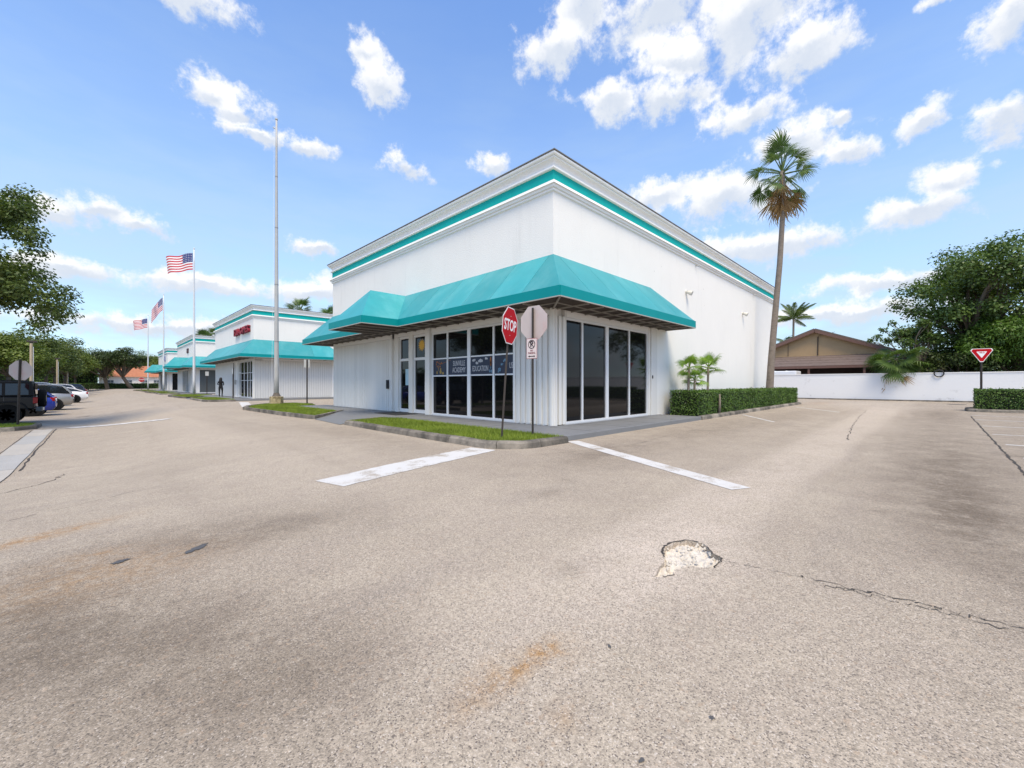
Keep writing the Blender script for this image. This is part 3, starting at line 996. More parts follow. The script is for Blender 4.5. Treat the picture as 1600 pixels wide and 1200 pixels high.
def clip_axis(poly, ax, lo, hi):
    def half(pts, sgn, lim):
        out = []
        for i in range(len(pts)):
            a, b = pts[i], pts[(i + 1) % len(pts)]
            da, db = sgn * (a[ax] - lim), sgn * (b[ax] - lim)
            if da >= 0:
                out.append(a)
            if (da >= 0) != (db >= 0):
                u = da / (da - db)
                out.append(a.lerp(b, u))
        return out
    p = half(half([Vector(q) for q in poly], 1, lo), -1, hi)
    q = []
    for v in p:
        if not q or (v - q[-1]).length > 1e-4:
            q.append(v)
    if len(q) > 1 and (q[0] - q[-1]).length < 1e-4:
        q.pop()
    return q


def up_facing(p):
    n = (p[1] - p[0]).cross(p[2] - p[1])
    return p if n.z >= 0 else list(reversed(p))


AW, ZE, ZF, ZT = 1.1, 3.29, 3.52, 4.72


def awning(bld, bump, detail=True):
    root = empty('awning')
    root.parent = bld
    slopes, eave = [], []
    slopes.append(([(0, 0, ZT), (5.5, 0, ZT), (6.75, -AW, ZF), (-AW, -AW, ZF)], 0, 1.30))
    slopes.append(([(5.5, 0, ZT), (6.75, 0, ZF), (6.75, -AW, ZF)], 1, 9))
    W1 = BW + AW
    if bump:
        b0, b1, bx = bump
        bc = (b0 + b1) / 2
        rx = -(-bx - .98)
        rx = bx + .98
        slopes.append(([(0, 0, ZT), (-AW, -AW, ZF), (-AW, b0, ZF), (0, bc, ZT)], 1, 1.22))
        slopes.append(([(-AW, b0, ZF), (bx, b0, ZF), (rx, bc, ZT), (0, bc, ZT)], 0, 9))
        slopes.append(([(bx, b0, ZF), (bx, b1, ZF), (rx, bc, ZT)], 1, 9))
        slopes.append(([(-AW, b1, ZF), (bx, b1, ZF), (rx, bc, ZT), (0, bc, ZT)], 0, 9))
        slopes.append(([(0, bc, ZT), (-AW, b1, ZF), (-AW, W1, ZF), (0, BW, ZT)], 1, 1.22))
        eave = [(6.75, 0), (6.75, -AW), (-AW, -AW), (-AW, b0), (bx, b0), (bx, b1), (-AW, b1), (-AW, W1), (6.75, W1)]
    else:
        slopes.append(([(0, 0, ZT), (-AW, -AW, ZF), (-AW, W1, ZF), (0, BW, ZT)], 1, 1.22))
        eave = [(6.75, 0), (6.75, -AW), (-AW, -AW), (-AW, W1), (6.75, W1)]
    slopes.append(([(0, BW, ZT), (5.5, BW, ZT), (6.75, W1, ZF), (-AW, W1, ZF)], 0, 1.30))
    slopes.append(([(5.5, BW, ZT), (6.75, BW, ZF), (6.75, W1, ZF)], 1, 9))
    lin = MB()
    for poly, ax, step in slopes:
        P = up_facing([Vector(p) for p in poly])
        nrm = (P[1] - P[0]).cross(P[2] - P[1]).normalized()
        lin.slab([p - nrm * .03 for p in P], .012)
        lo, hi = min(p[ax] for p in P), max(p[ax] for p in P)
        k = max(1, int(round((hi - lo) / step)))
        if not detail:
            k = max(1, k // 2)
        ed = [lo + (hi - lo) * i / k for i in range(k + 1)]
        for a, b in zip(ed[:-1], ed[1:]):
            q = clip_axis(P, ax, a + (.006 if a > lo else 0), b - (.006 if b < hi else 0))
            if len(q) > 2:
                MB().slab(up_facing(q), .016).build('panel', M_AWN, root)
    lin.build('lining', M_LINING, root)
    for a, b in zip(eave[:-1], eave[1:]):
        MB().slab([(a[0], a[1], ZE), (b[0], b[1], ZE), (b[0], b[1], ZF + .008), (a[0], a[1], ZF + .008)], .02).build('fascia', M_FASCIA, root)
        MB().bar((a[0], a[1], ZE - .012), (b[0], b[1], ZE - .012), .045, .022).build('edge_trim', M_STRUT, root)
    # flat brown ceiling behind the open frame
    MB().box(-AW + .03, -.004, -AW + .03, W1 - .03, 3.284, 3.30).build('soffit', M_LINING, root)
    MB().box(-.002, 6.72, -AW + .03, -.004, 3.284, 3.30).build('soffit', M_LINING, root)
    MB().box(-.002, 6.72, BW + .004, W1 - .03, 3.284, 3.30).build('soffit', M_LINING, root)
    if bump:
        MB().box(bx + .03, -AW + .027, b0 + .03, b1 - .03, 3.284, 3.30).build('soffit', M_LINING, root)
    st = .66 if detail else 1.3
    s = .1
    while s < 6.7:
        MB().bar((s, -.02, 3.262), (s, -AW + .03, 3.262), .035, .036).build('strut', M_STRUTD, root)
        s += st
    s = .1
    while s < BW:
        x1 = -AW + .03
        if bump and b0 + .05 < s < b1 - .05:
            x1 = bx + .03
        MB().bar((-.02, s, 3.262), (x1, s, 3.262), .035, .036).build('strut', M_STRUTD, root)
        s += st
    MB().bar((0, 0, 3.262), (-AW + .03, -AW + .03, 3.262), .04, .04).build('strut', M_STRUTD, root)
    MB().bar((-.55, -.55, 3.272), (-.55, BW, 3.272), .03, .02).build('purlin', M_STRUTD, root)
    MB().bar((-.55, -.55, 3.272), (6.6, -.55, 3.272), .03, .02).build('purlin', M_STRUTD, root)
    return root


def ring_loft(prof, m, name, parent, smooth=False):
    """profile (outset, height) swept round the building's outline with mitred corners"""
    b = MB()
    vs, fs = [], []
    for (o, z) in prof:
        vs += [(-o, -o, z), (BD + o, -o, z), (BD + o, BW + o, z), (-o, BW + o, z)]
    for i in range(len(prof) - 1):
        for k in range(4):
            k2 = (k + 1) % 4
            fs.append((i * 4 + k, i * 4 + k2, i * 4 + 4 + k2, i * 4 + 4 + k))
    b.add(vs, fs)
    return b.build(name, m, parent)


PLK = {}
M_JOINT = mat('siding_joint', (.30, .30, .30), .9)


def siding(bld, face, s0, s1, single, deep=False, z0=.15, z1=3.1, dbase=-.012):
    """vertical boards with open joints"""
    pitch = .181 if not deep else .105
    n = max(1, int(round((s1 - s0) / pitch)))
    p = (s1 - s0) / n
    sd = MB()
    fbox(sd, face, s0, s1, -.15, dbase - .03, z0, z1)
    part = sd.build('siding', M_SIDING if deep else M_JOINT, bld)
    allb = MB()
    for i in range(n):
        d1 = dbase if not deep else (dbase + (.03 if i % 2 else -.012))
        if single:
            key = (face, round(p, 4), round(d1, 3), z0, z1)
            if key not in PLK:
                b = MB()
                fbox(b, face, .009, p - .009, dbase - .05, d1, z0 - .012, z1)
                PLK[key] = b.mesh('plank', M_SIDING)
            link('plank', PLK[key], part, (0, s0 + i * p, 0) if face == 'L' else (s0 + i * p, 0, 0), bevel=.004)
        else:
            fbox(allb, face, s0 + i * p + .008, s0 + (i + 1) * p - .008, dbase - .05, d1, z0 - .012, z1)
    if not single:
        o = allb.build('plank', M_SIDING, part)
        o['kind'] = 'stuff'
    return part


def window(bld, face, edges, rows, gm, thick=(), z0=.2, z1=3.09, dd=0.0, name='window', skip=()):
    """frame with mullions; one pane for each light"""
    fr = MB()
    D0, D1 = -.13 + dd, -.035 + dd
    fbox(fr, face, edges[0], edges[-1], D0, D1 + .012, z0 - .06, z0)
    fbox(fr, face, edges[0], edges[-1], D0, D1 + .006, z1 - .05, z1 + .012)
    for i, e in enumerate(edges):
        w = .032 if i not in thick else .075
        if i == 0:
            a, b = e, e + .05
        elif i == len(edges) - 1:
            a, b = e - .05, e
        else:
            a, b = e - w, e + w
        fbox(fr, face, a, b, D0, D1, z0 + .001, z1 - .051)
    for r in rows:
        for i in range(len(edges) - 1):
            fbox(fr, face, edges[i] + .051, edges[i + 1] - .051, D0 + .01, D1 - .01, r - .022, r + .022)
    part = fr.build(name, M_FRAME, bld)
    zz = [z0] + list(rows) + [z1]
    for i in range(len(edges) - 1):
        for j in range(len(zz) - 1):
            if (i, j) in skip:
                continue
            p = MB()
            fbox(p, face, edges[i] + .01, edges[i + 1] - .01, -.092 + dd, -.080 + dd, zz[j] + .005, zz[j + 1] - .005)
            p.build('pane', gm, part)
    return part


def shell(bld, bi):
    b = MB()
    b.box(0, BD, 0, BW, 3.36, 6.9)
    b.build('upper_wall', M_STUCCO, bld)
    b = MB()
    b.box(.5, 5.96, .5, BW - .02, 0, 3.5)
    b.build('inner_wall', M_STUCCO, bld)
    b = MB()
    b.box(5.96, BD, 0, BW, 0, 3.36)
    b.build('lower_wall', M_STUCCO, bld)
    ring_loft([(-.01, 6.41), (.04, 6.412), (.05, 6.425), (.05, 6.455), (.03, 6.465), (.03, 6.485), (.085, 6.49), (.12, 6.64), (.135, 6.56), (.125, 6.60), (.09, 6.622), (.02, 6.632)], M_CORN, 'moulding', bld)
    ring_loft([(.0, 6.60), (.022, 6.625), (.022, 6.985), (.0, 7.0)], M_BAND, 'band', bld)
    ring_loft([(.0, 6.965), (.08, 6.97), (.095, 6.985), (.095, 7.01), (.08, 7.03), (.035, 7.035), (.037, 7.10), (.05, 7.15), (.08, 7.19), (.125, 7.215), (.15, 7.217), (.15, 7.245), (.135, 7.25), (.14, 7.258), (.165, 7.262), (.195, 7.28), (.205, 7.31), (.20, 7.335), (.185, 7.352), (.0, 7.36)], M_CORN, 'cornice', bld)
    ring_loft([(.17, 7.352), (.222, 7.352), (.222, 7.378), (.0, 7.40), (-.4, 7.40)], M_ROOFEDGE, 'flashing', bld)
    MB().box(.2, BD - .2, .2, BW - .2, 6.91, 7.05).build('roof', M_ROOF, bld)


def lamp_fixture(bld, x, z):
    m = mat('pale_lamp_housing', (.62, .60, .54), .5, .1, 8)
    b = MB().tube([(x, 0.01, z), (x, -.06, z)], .07, 12)
    o = b.build('wall_lamp', m, bld)
    MB().tube([(x, -.06, z - .01), (x + .02, -.14, z - .04), (x + .03, -.24, z - .09)], [.05, .085, .10], 12).build('lamp_head', m, o)


def door_zone(bld, face, sA, sB, own=True):
    """recessed entrance: side light, post, glazed door with a pane above"""
    L = sB - sA
    b = MB()
    fbox(b, face, sA, sB, -.34, -.28, .12, 3.36)
    b.build('recess_back', M_TRIM, bld)
    c1, c2, c3, c4 = sA + .20, sA + 1.12, sA + 1.42, sA + 2.2
    for (a, e, nm) in ((c1, c2, 'door'), (c3, c4, 'side_light')):
        fr = MB()
        for (p, q) in ((a, a + .07), (e - .07, e)):
            fbox(fr, face, p, q, -.24, -.16, .13, 3.15)
        for (p, q) in ((.13, .26), (2.17, 2.27), (3.06, 3.15)):
            fbox(fr, face, a + .07, e - .07, -.235, -.165, p, q)
        part = fr.build(nm, M_FRAME, bld)
        for (p, q) in ((.26, 2.17), (2.27, 3.06)):
            g = MB()
            fbox(g, face, a + .06, e - .06, -.21, -.20, p - .01, q + .01)
            g.build('pane', M_GLASS, part)
        if nm == 'door':
            h = MB()
            fbox(h, face, a + .02, a + .05, -.16, -.09, .95, 1.35)
            h.build('handle', M_ALU, part)
            if own:
                return_door = part
        elif own:
            pa = MB()
            fbox(pa, face, a + .10, a + .38, -.199, -.194, 1.20, 1.85)
            pa.build('notice', mat('pale_blue_paper', (.42, .62, .70), .6, .3, 9), part)
    for (a, e, d1) in ((sA, sA + .19, -.13), (c2 + .005, c3 - .005, -.10), (c4 + .005, sB, -.10)):
        p = MB()
        fbox(p, face, a, e, -.28, d1, .12, 3.16)
        p.build('post', M_SIDING, bld)
    h = MB()
    fbox(h, face, sA, sB, -.28, -.10, 3.161, 3.36)
    h.build('header', M_TRIM, bld)
    return return_door if own else None


def strips(bld, face, s0, s1):
    """solid wall behind siding and windows, and the header above them"""
    b = MB()
    fbox(b, face, s0, s1, -.6, -.14, 0, 3.45)
    b.build('backing_wall', M_STUCCO, bld)
    h = MB()
    fbox(h, face, s0, s1, -.14, -.02, 3.11, 3.355)
    h.build('header', M_TRIM, bld)
    c = MB()
    fbox(c, face, s0, s1, -.14, -.03, .09, .137)
    c.build('plinth', M_TRIM, bld)


def pilaster(bld, face, s0, s1, d1, z0=.125, z1=3.36):
    b = MB()
    fbox(b, face, s0, s1, -.14, d1, z0, z1)
    return b.build('pilaster', M_SIDING, bld, bevel=.006)


def corner_trim(bld):
    pilaster(bld, 'L', .012, .085, .045)
    pilaster(bld, 'R', .05, .12, .045)
    MB().box(-.018, .12, -.018, .12, .13, 3.358).build('corner_post', M_SIDING, bld)


LBL = ['near white stucco building with teal awning, navy window banners and bumped-out entrance canopy',
       'second white and teal building, with red letters on its front',
       'third white and teal building, with grey shaded side windows',
       'fourth and farthest white and teal building down the row']
B = []
for bi in range(4):
    bld = empty('commercial_building', (0, BY[bi], 0))
    tag(bld, LBL[bi], 'building', 'white and teal buildings in a row')
    B.append(bld)
    shell(bld, bi)
    awning(bld, {0: (6.15, 8.85, -2.43), 1: None, 2: (2.7, 5.4, -2.43), 3: (6.15, 8.85, -2.43)}[bi], bi == 0)

# --- near building, front
b = B[0]
corner_trim(b)
strips(b, 'L', .125, 5.95)
strips(b, 'L', 8.56, BW - .02)
strips(b, 'R', .6, 5.96)
siding(b, 'L', .09, 1.43, True, deep=True)
pilaster(b, 'L', 1.432, 1.495, .0)
win = window(b, 'L', [1.5, 2.41, 3.61, 4.79, 5.72], [1.54, 2.15], M_GLASS, thick=(2,), skip=((0, 1), (1, 1), (2, 1), (3, 1)))
pilaster(b, 'L', 5.73, 6.02, .07)
door = door_zone(b, 'L', 6.02, 8.56)
pilaster(b, 'L', 8.56, 8.68, .01)
siding(b, 'L', 8.69, 14.56, True)
rd = MB().box(-.075, .0, 8.80, 8.93, 1.05, 1.42)
rd.build('card_reader', M_BLACKPL, b, bevel=.01)
# --- near building, side
siding(b, 'R', .125, .50, True, deep=True)
window(b, 'R', [.57, 1.39, 2.71, 4.08, 5.36], [], M_GLASS, thick=(2,))
pilaster(b, 'R', .505, .565, .0)
pilaster(b, 'R', 5.37, 5.50, -.01)
pilaster(b, 'R', 5.51, 5.96, .035)
MB().box(5.56, 5.60, -.06, -.034, 1.45, 1.56).build('door_bell', M_BLACKPL, b)
lamp_fixture(b, 8.6, 5.05)
lamp_fixture(b, 16.0, 5.05)
MB().tube([(9.6, -.02, 6.34), (9.6, -.16, 6.30)], .03, 8).build('conduit', M_POLE, b)
MB().tube([(17.9, -.02, 6.34), (17.9, -.16, 6.30)], .03, 8).build('conduit', M_POLE, b)

# banners in the middle lights of the front window
M_NAVY = mat('navy_banner', (.022, .032, .062), .35, .25, 5.0)
M_CHALK = mat('chalk_white', (.55, .55, .56), .5)
M_ORANGE = mat('banner_orange', (.38, .13, .03), .5, .2, 20)
M_YELLOW = mat('banner_yellow', (.36, .24, .06), .5, .2, 20)
M_SKYBLUE = mat('banner_blue', (.14, .27, .38), .5, .3, 20)


def disc(mb, s, z, r, d=.0, n=12, sx=1.0):
    vs = [fpt('L', s + r * sx * math.cos(2 * math.pi * k / n), d, z + r * math.sin(2 * math.pi * k / n)) for k in range(n)]
    mb.slab([Vector(v) for v in vs], .002)
    return mb


ed = [1.5, 2.41, 3.61, 4.79, 5.72]
ban = []
for i in range(4):
    q = MB()
    fbox(q, 'L', ed[i] + .03, ed[i + 1] - .03, -.092, -.07, 1.555, 2.135)
    ban.append(q.build('banner', M_NAVY, win))
DZ = -.066


def btext(i, txt, size, s, z, m=None, sx=.72, bold=.006):
    return text_obj('lettering', txt, size, m or M_CHALK, ban[i], fpt('L', s, DZ, z), (0, -1, 0), (-1, 0, 0), sx, .002, bold)


for o in ban:
    o['label'] = 'navy printed banner'
btext(2, 'SUNVILLE', .25, 4.17, 1.945, sx=.62, bold=.0)
btext(2, 'ACADEMY', .25, 4.17, 1.72, sx=.62, bold=.0)
btext(1, 'EDUCATION', .25, 3.06, 1.74, sx=.54, bold=.0)
btext(0, 'US', .25, 1.66, 1.80, sx=.55, bold=.0)
q = MB()
for (s, z, r) in ((3.38, 2.02, .045), (3.33, 2.03, .035), (3.43, 2.015, .03), (3.05, 2.0, .06), (2.98, 1.99, .045), (3.12, 1.985, .04), (2.79, 2.06, .04), (2.73, 2.05, .03), (3.24, 1.93, .045), (3.19, 1.92, .035)):
    disc(q, s, z, r, DZ, 10)
q.build('cloud_print', M_CHALK, ban[1])['kind'] = 'stuff'
q = MB()
for (s, z, r, sx) in ((2.56, 1.98, .12, .28), (2.56, 1.88, .10, .3)):
    disc(q, s, z, r, DZ, 14, sx)
q.build('rocket_print', M_ORANGE, ban[1])['kind'] = 'stuff'
q = MB()
disc(q, 2.56, 1.78, .06, DZ, 8, .35)
disc(q, 2.60, 1.66, .05, DZ, 8, .6)
disc(q, 2.52, 1.65, .05, DZ, 8, .6)
q.build('smoke_print', M_SKYBLUE, ban[1])['kind'] = 'stuff'
q = MB()
for k in range(26):
    a = random.uniform(0, 6.28)
    r = random.uniform(.02, .16)
    disc(q, 5.32 + r * math.cos(a) * 1.2, 1.95 + r * math.sin(a) * .8, random.uniform(.012, .028), DZ + random.uniform(0, .003), 6)
for k in range(9):
    disc(q, 5.12 - .06 * k, 1.98 + .012 * k, .014, DZ, 6)
q.build('tree_print', M_ORANGE, ban[3])['kind'] = 'stuff'
q = MB()
for (s, z, r, sx) in ((5.22, 1.68, .07, .9), (5.22, 1.78, .04, 1), (5.44, 1.66, .06, .6), (5.08, 1.63, .05, 1), (5.36, 1.80, .10, .1)):
    disc(q, s, z, r, DZ, 10, sx)
q.build('figure_print', M_YELLOW, ban[3])['kind'] = 'stuff'
q = MB()
for k in range(22):
    u = k / 21
    disc(q, 2.26 - .42 * u + random.uniform(-.06, .06), 1.62 + .42 * u + random.uniform(-.06, .06), random.uniform(.012, .035), DZ + random.uniform(0, .003), 6, random.uniform(.5, 1.2))
q.build('stars_print', M_SKYBLUE, ban[0])['kind'] = 'stuff'
q = MB()
ds = -.194
disc(q, 6.64, 2.74, .16, ds, 20)
for k in range(14):
    a = 2 * math.pi * k / 14
    c, s_ = math.cos(a), math.sin(a)
    P = [fpt('L', 6.64 + .15 * math.cos(a - .2), ds - .001, 2.74 + .15 * math.sin(a - .2)), fpt('L', 6.64 + .15 * math.cos(a + .2), ds - .001, 2.74 + .15 * math.sin(a + .2)), fpt('L', 6.64 + .26 * c, ds - .001, 2.74 + .26 * s_)]
    q.slab([Vector(p) for p in P], .002)
so = q.build('sun_sticker', mat('sun_yellow', (.72, .40, .04), .5, .15, 12), door)
so['label'] = 'yellow sun sticker on the pane over the door'

# --- second building
b = B[1]
corner_trim(b)
strips(b, 'L', .125, 4.3)
strips(b, 'L', 5.2, BW - .02)
strips(b, 'R', .6, 5.96)
window(b, 'L', [.45, 1.2, 2.0, 3.1, 4.25], [1.54, 2.15], M_GLASS, thick=(2,))
door_zone(b, 'L', 4.3, 6.85, False)
siding(b, 'L', 6.9, 14.56, False)
siding(b, 'R', .125, 5.94, False)
sg = empty('sign_lettering')
sg.parent = b
x0 = 5.35
for k, ch in enumerate('EDU-GAMES'):
    text_obj('letter', ch, .78, mat('red_letter', (.24, .022, .04), .5, spec=.2), sg, (-.12, x0 - .55 * k, 5.6), (0, -1, 0), (-1, 0, 0), .95, .10, .012)
MB().box(-.16, 0, 5.5, 5.62, 1.2, 1.6).build('electric_box', M_POLE, b)
# --- third building
b = B[2]
corner_trim(b)
strips(b, 'L', .125, 2.0)
strips(b, 'L', 5.0, BW - .02)
strips(b, 'R', .6, 5.96)
siding(b, 'L', .09, 1.9, False)
door_zone(b, 'L', 2.0, 4.6, False)
window(b, 'L', [5.0, 6.2, 7.4, 8.6, 9.8], [], M_GREYGLASS)
siding(b, 'L', 9.9, 14.56, False)
window(b, 'R', [.57, 3.0, 5.4], [], M_GREYGLASS)
pilaster(b, 'R', 5.41, 5.96, .02)
MB().box(-.10, -.002, 3.9, 5.0, 5.35, 5.95).build('sign_board', mat('dark_sign', (.06, .02, .025), .5, .3, 5), b)
# --- fourth building
b = B[3]
corner_trim(b)
strips(b, 'L', .125, 5.95)
strips(b, 'L', 8.56, BW - .02)
strips(b, 'R', .6, 5.96)
siding(b, 'L', .09, 1.43, False)
window(b, 'L', [1.5, 2.6, 3.7, 4.8, 5.9], [], M_GREYGLASS)
door_zone(b, 'L', 6.02, 8.56, False)
window(b, 'L', [8.7, 10.2, 11.7], [], M_GLASS)
siding(b, 'L', 11.8, 14.56, False)
window(b, 'R', [.57, 3.0, 5.4], [], M_GLASS)
text_obj('letter', 'L', 1.3, mat('blue_letter', (.05, .07, .25), .4), b, (-.10, 3.0, 5.6), (0, -1, 0), (-1, 0, 0), 1, .06, .02)

mt = MB().box(-1.0, -.1, 6.45, 8.1, .1225, .138)
tag(mt.build('door_mat', mat('black_rubber', (.025, .025, .025), .9)), 'black door mat lying before the entrance of the near building', 'door mat')

# ------------------------------------------------------------------ signs
def frame_of(n):
    n = Vector(n).normalized()
    r = UP.cross(n).normalized()
    return r, n.cross(r).normalized(), n


def ngon(c, r, u, rad, k, rot):
    return [c + (r * math.cos(2 * math.pi * i / k + rot) + u * math.sin(2 * math.pi * i / k + rot)) * rad for i in range(k)]


def post(parent, a, b, w=.055):
    """perforated steel channel: web and two flanges"""
    p = MB()
    p.bar(a, b, w, .014)
    p.bar(Vector(a) + Vector((.018, .018, 0)), Vector(b) + Vector((.018, .018, 0)), .02, .04)
    p.bar(Vector(a) - Vector((.018, .018, 0)), Vector(b) - Vector((.018, .018, 0)), .02, .04)
    return p.build('post', M_POST, parent)


def stop_sign(loc, n, zc, top, label, size=.76, lean=(0, 0), txt='STOP', group=None, w=.055):
    root = tag(empty('stop_sign', loc), label, 'stop sign', group)
    lx, ly = lean
    post(root, (0, 0, -.1), (lx * top, ly * top, top), w)
    r, u, n = frame_of(n)
    up2 = Vector((lx, ly, 1)).normalized()
    r = (r - up2 * r.dot(up2)).normalized()
    n = r.cross(up2).normalized()
    u = up2
    R0 = size / 2 / math.cos(math.pi / 8)
    c = Vector((lx * zc, ly * zc, zc)) + n * .036
    pl = MB().slab(ngon(c, r, u, R0, 8, math.pi / 8), .004).build('plate', M_SIGNBACK, root)
    MB().slab(ngon(c + n * .0025, r, u, R0 * .995, 8, math.pi / 8), .002).build('border', M_WHITE, pl)
    MB().slab(ngon(c + n * .0045, r, u, R0 * .945, 8, math.pi / 8), .0018).build('face', M_RED, pl)
    if txt:
        text_obj('lettering', txt, size * .42, M_WHITE, pl, c + n * .0055, r, n, .80, .001, .007)
    for s in (-.2, .2):
        MB().tube([c + u * s * size / .76 + n * .004, c + u * s * size / .76 + n * .010], .008, 8).build('bolt', M_ALU, pl)
    return root


stop_sign((-2.61, -.74, .11), (.36, -.93, 0), 2.36, 2.42, 'red stop sign facing forward on a leaning post in the near grass island', lean=(.045, -.045))
rs = stop_sign((-1.72, -.82, .11), (1, .05, 0), 2.51, 2.84, 'back of a stop sign sharing a post with a no parking sign', txt=None)
# no parking plate below it
n = Vector((-1, -.05, 0)).normalized()
r, u, n = frame_of(n)
c = Vector((0, 0, 1.93)) + n * .035
npl = MB().slab([c + r * a * .152 + u * b * .228 for a, b in ((-1, -1), (1, -1), (1, 1), (-1, 1))], .003).build('no_parking_plate', mat('maroon_rim', (.35, .10, .11), .5), rs)
MB().slab([c + n * .002 + r * a * .141 + u * b * .217 for a, b in ((-1, -1), (1, -1), (1, 1), (-1, 1))], .0015).build('face', mat('pinkish_white_sheet', (.74, .64, .62), .45), npl)
cc = c + n * .004 + u * .095
text_obj('lettering', 'P', .18, M_SIGNBLACK, npl, cc, r, n, .95, .001, .006)
text_obj('lettering', 'NO', .05, M_MAROON, npl, c + n * .004 + u * -.045, r, n, 1, .0008, .001)
text_obj('lettering', 'PARKING', .055, M_MAROON, npl, c + n * .004 + u * -.10, r, n, .9, .0008, .001)
rg = MB()
ro, ri = ngon(cc + n * .001, r, u, .10, 28, 0), ngon(cc + n * .001, r, u, .083, 28, 0)
for k in range(28):
    rg.add([ro[k], ro[(k + 1) % 28], ri[(k + 1) % 28], ri[k]], [(0, 1, 2, 3)])
d1 = (r - u).normalized()
d2 = Vector(d1).cross(n)
rg.slab([cc + n * .0022 + d1 * a * .085 + d2 * b * .008 for a, b in ((-1, -1), (1, -1), (1, 1), (-1, 1))], .001)
for sg_ in (-1, 1):
    rg.slab([c + n * .004 - u * .172 + r * sg_ * .105, c + n * .004 - u * .150 + r * sg_ * .062, c + n * .004 - u * .194 + r * sg_ * .062][::sg_], .001)
rg.slab([c + n * .0045 - u * .172 + r * a * .065 + u * b * .009 for a, b in ((-1, -1), (1, -1), (1, 1), (-1, 1))], .001)
rg.build('symbol', M_SIGNBLACK, npl)
stop_sign((-10.75, 17.6, ZL + .10), (.55, .83, 0), 2.12, 2.55, 'grey back of a stop sign on a leaning post beside the black off-roader', lean=(.03, -.05), size=.74)
stop_sign((-2.3, 102.3, .1), (0, -1, 0), 2.0, 2.3, 'small red stop sign far down the lane before the orange tiled roof', size=.9)


def small_sign(loc, n, top, label):
    root = tag(empty('sign_post', loc), label, 'sign', 'sign posts along the building fronts')
    post(root, (0, 0, -.1), (0, 0, top), .075)
    r, u, n = frame_of(n)
    c = Vector((0, 0, top - .24)) + n * .04
    MB().slab([c + r * a * .152 + u * b * .228 for a, b in ((-1, -1), (1, -1), (1, 1), (-1, 1))], .003).build('plate', mat('pale_grey_plate', (.55, .56, .56), .5, .1, 5), root)


small_sign((-.14, 17.9, .1), (.1, 1, 0), 2.55, 'dark post with a pale plate behind the bare flagpole')
small_sign((-1.0, 31.6, .1), (-1, 0, 0), 2.4, 'dark post with a pale plate before the glass front of the second building')
small_sign((-.2, 47.7, .1), (0, -1, 0), 2.5, 'dark post with a white plate beyond the second building')

# yield sign
ry = tag(empty('yield_sign', (20.11, -8.80, .08)), 'red and white yield sign on a dark post rising from the short hedge', 'yield sign')
post(ry, (0, 0, -.1), (0, 0, 2.75), .12)
n = Vector((-1, -.15, 0)).normalized()
r, u, n = frame_of(n)
c = Vector((0, 0, 2.56)) + n * .06


def tri(cen, R):
    return [cen + (r * math.cos(a) + u * math.sin(a)) * R for a in (R_(30), R_(150), R_(270))]


def trir(cen, R, cut=.12):
    P = tri(cen, R)
    out = []
    for i in range(3):
        out += [P[i].lerp(P[i - 1], cut), P[i].lerp(P[(i + 1) % 3], cut)]
    return out


pl = MB().slab(trir(c, .47), .004).build('plate', M_SIGNBACK, ry)
MB().slab(trir(c + n * .0025, .465), .002).build('border', M_WHITE, pl)
MB().slab(trir(c + n * .0045, .425), .0018).build('face', M_RED, pl)
MB().slab(trir(c + n * .0065, .20, .06), .0018).build('inner_face', M_WHITE, pl)
text_obj('lettering', 'YIELD', .08, M_RED, pl, c + n * .008 + u * .045, r, n, .95, .001, .002)

# ------------------------------------------------------------------ flagpoles and flags
M_FR = mat('flag_red', (.50, .03, .05), .8)
M_FW = mat('flag_white', (.78, .78, .78), .8)
M_FB = mat('flag_blue', (.035, .05, .19), .8)


def flagpole(loc, h, r0, r1, label, m, big=False):
    root = tag(empty('flagpole', loc), label, 'flagpole', 'flagpoles before the buildings')
    prof = [(0, 0, .1)] + [(0, 0, h * k / 10) for k in range(1, 11)]
    MB().tube(prof, [r0 + (r1 - r0) * k / 10 for k in range(11)], 20).build('shaft', m, root, smooth=True)
    if big:
        bs = MB().prism([(.36 * math.cos(a), .36 * math.sin(a)) for a in np.linspace(0, 2 * math.pi, 9)[:-1] + math.pi / 8], -.1, .46)
        bs.build('concrete_base', M_BASE, root, bevel=.02)
        MB().tube([(0, 0, .455), (0, 0, .50), (0, 0, .58), (0, 0, .66)], [.24, .21, .17, .14], 16).build('collar', mat('dark_collar', (.12, .10, .08), .7, .4, 8), root)
        for k in (.22, .42, .62, .80):
            q = r0 + (r1 - r0) * k
            MB().tube([(0, 0, h * k), (0, 0, h * k + .05)], q + .006, 20).build('joint_ring', mat('pole_ring', (.25, .25, .25), .5), root)
        MB().tube([(-.20, .16, 1.3), (-.13, .10, h * .5), (-.10, .08, h - .3)], .006, 5).build('halyard', M_FW, root)
        MB().tube([(0, 0, h - .5), (-.14, .1, h - .42)], .03, 6).build('pulley', M_POLE, root)
    bm = bmesh.new()
    bmesh.ops.create_uvsphere(bm, u_segments=12, v_segments=8, radius=r1 * 1.5)
    me = bpy.data.meshes.new('ball')
    bm.to_mesh(me)
    bm.free()
    me.materials.append(m)
    link('ball', me, root, (0, 0, h + r1 * 1.2))
    return root


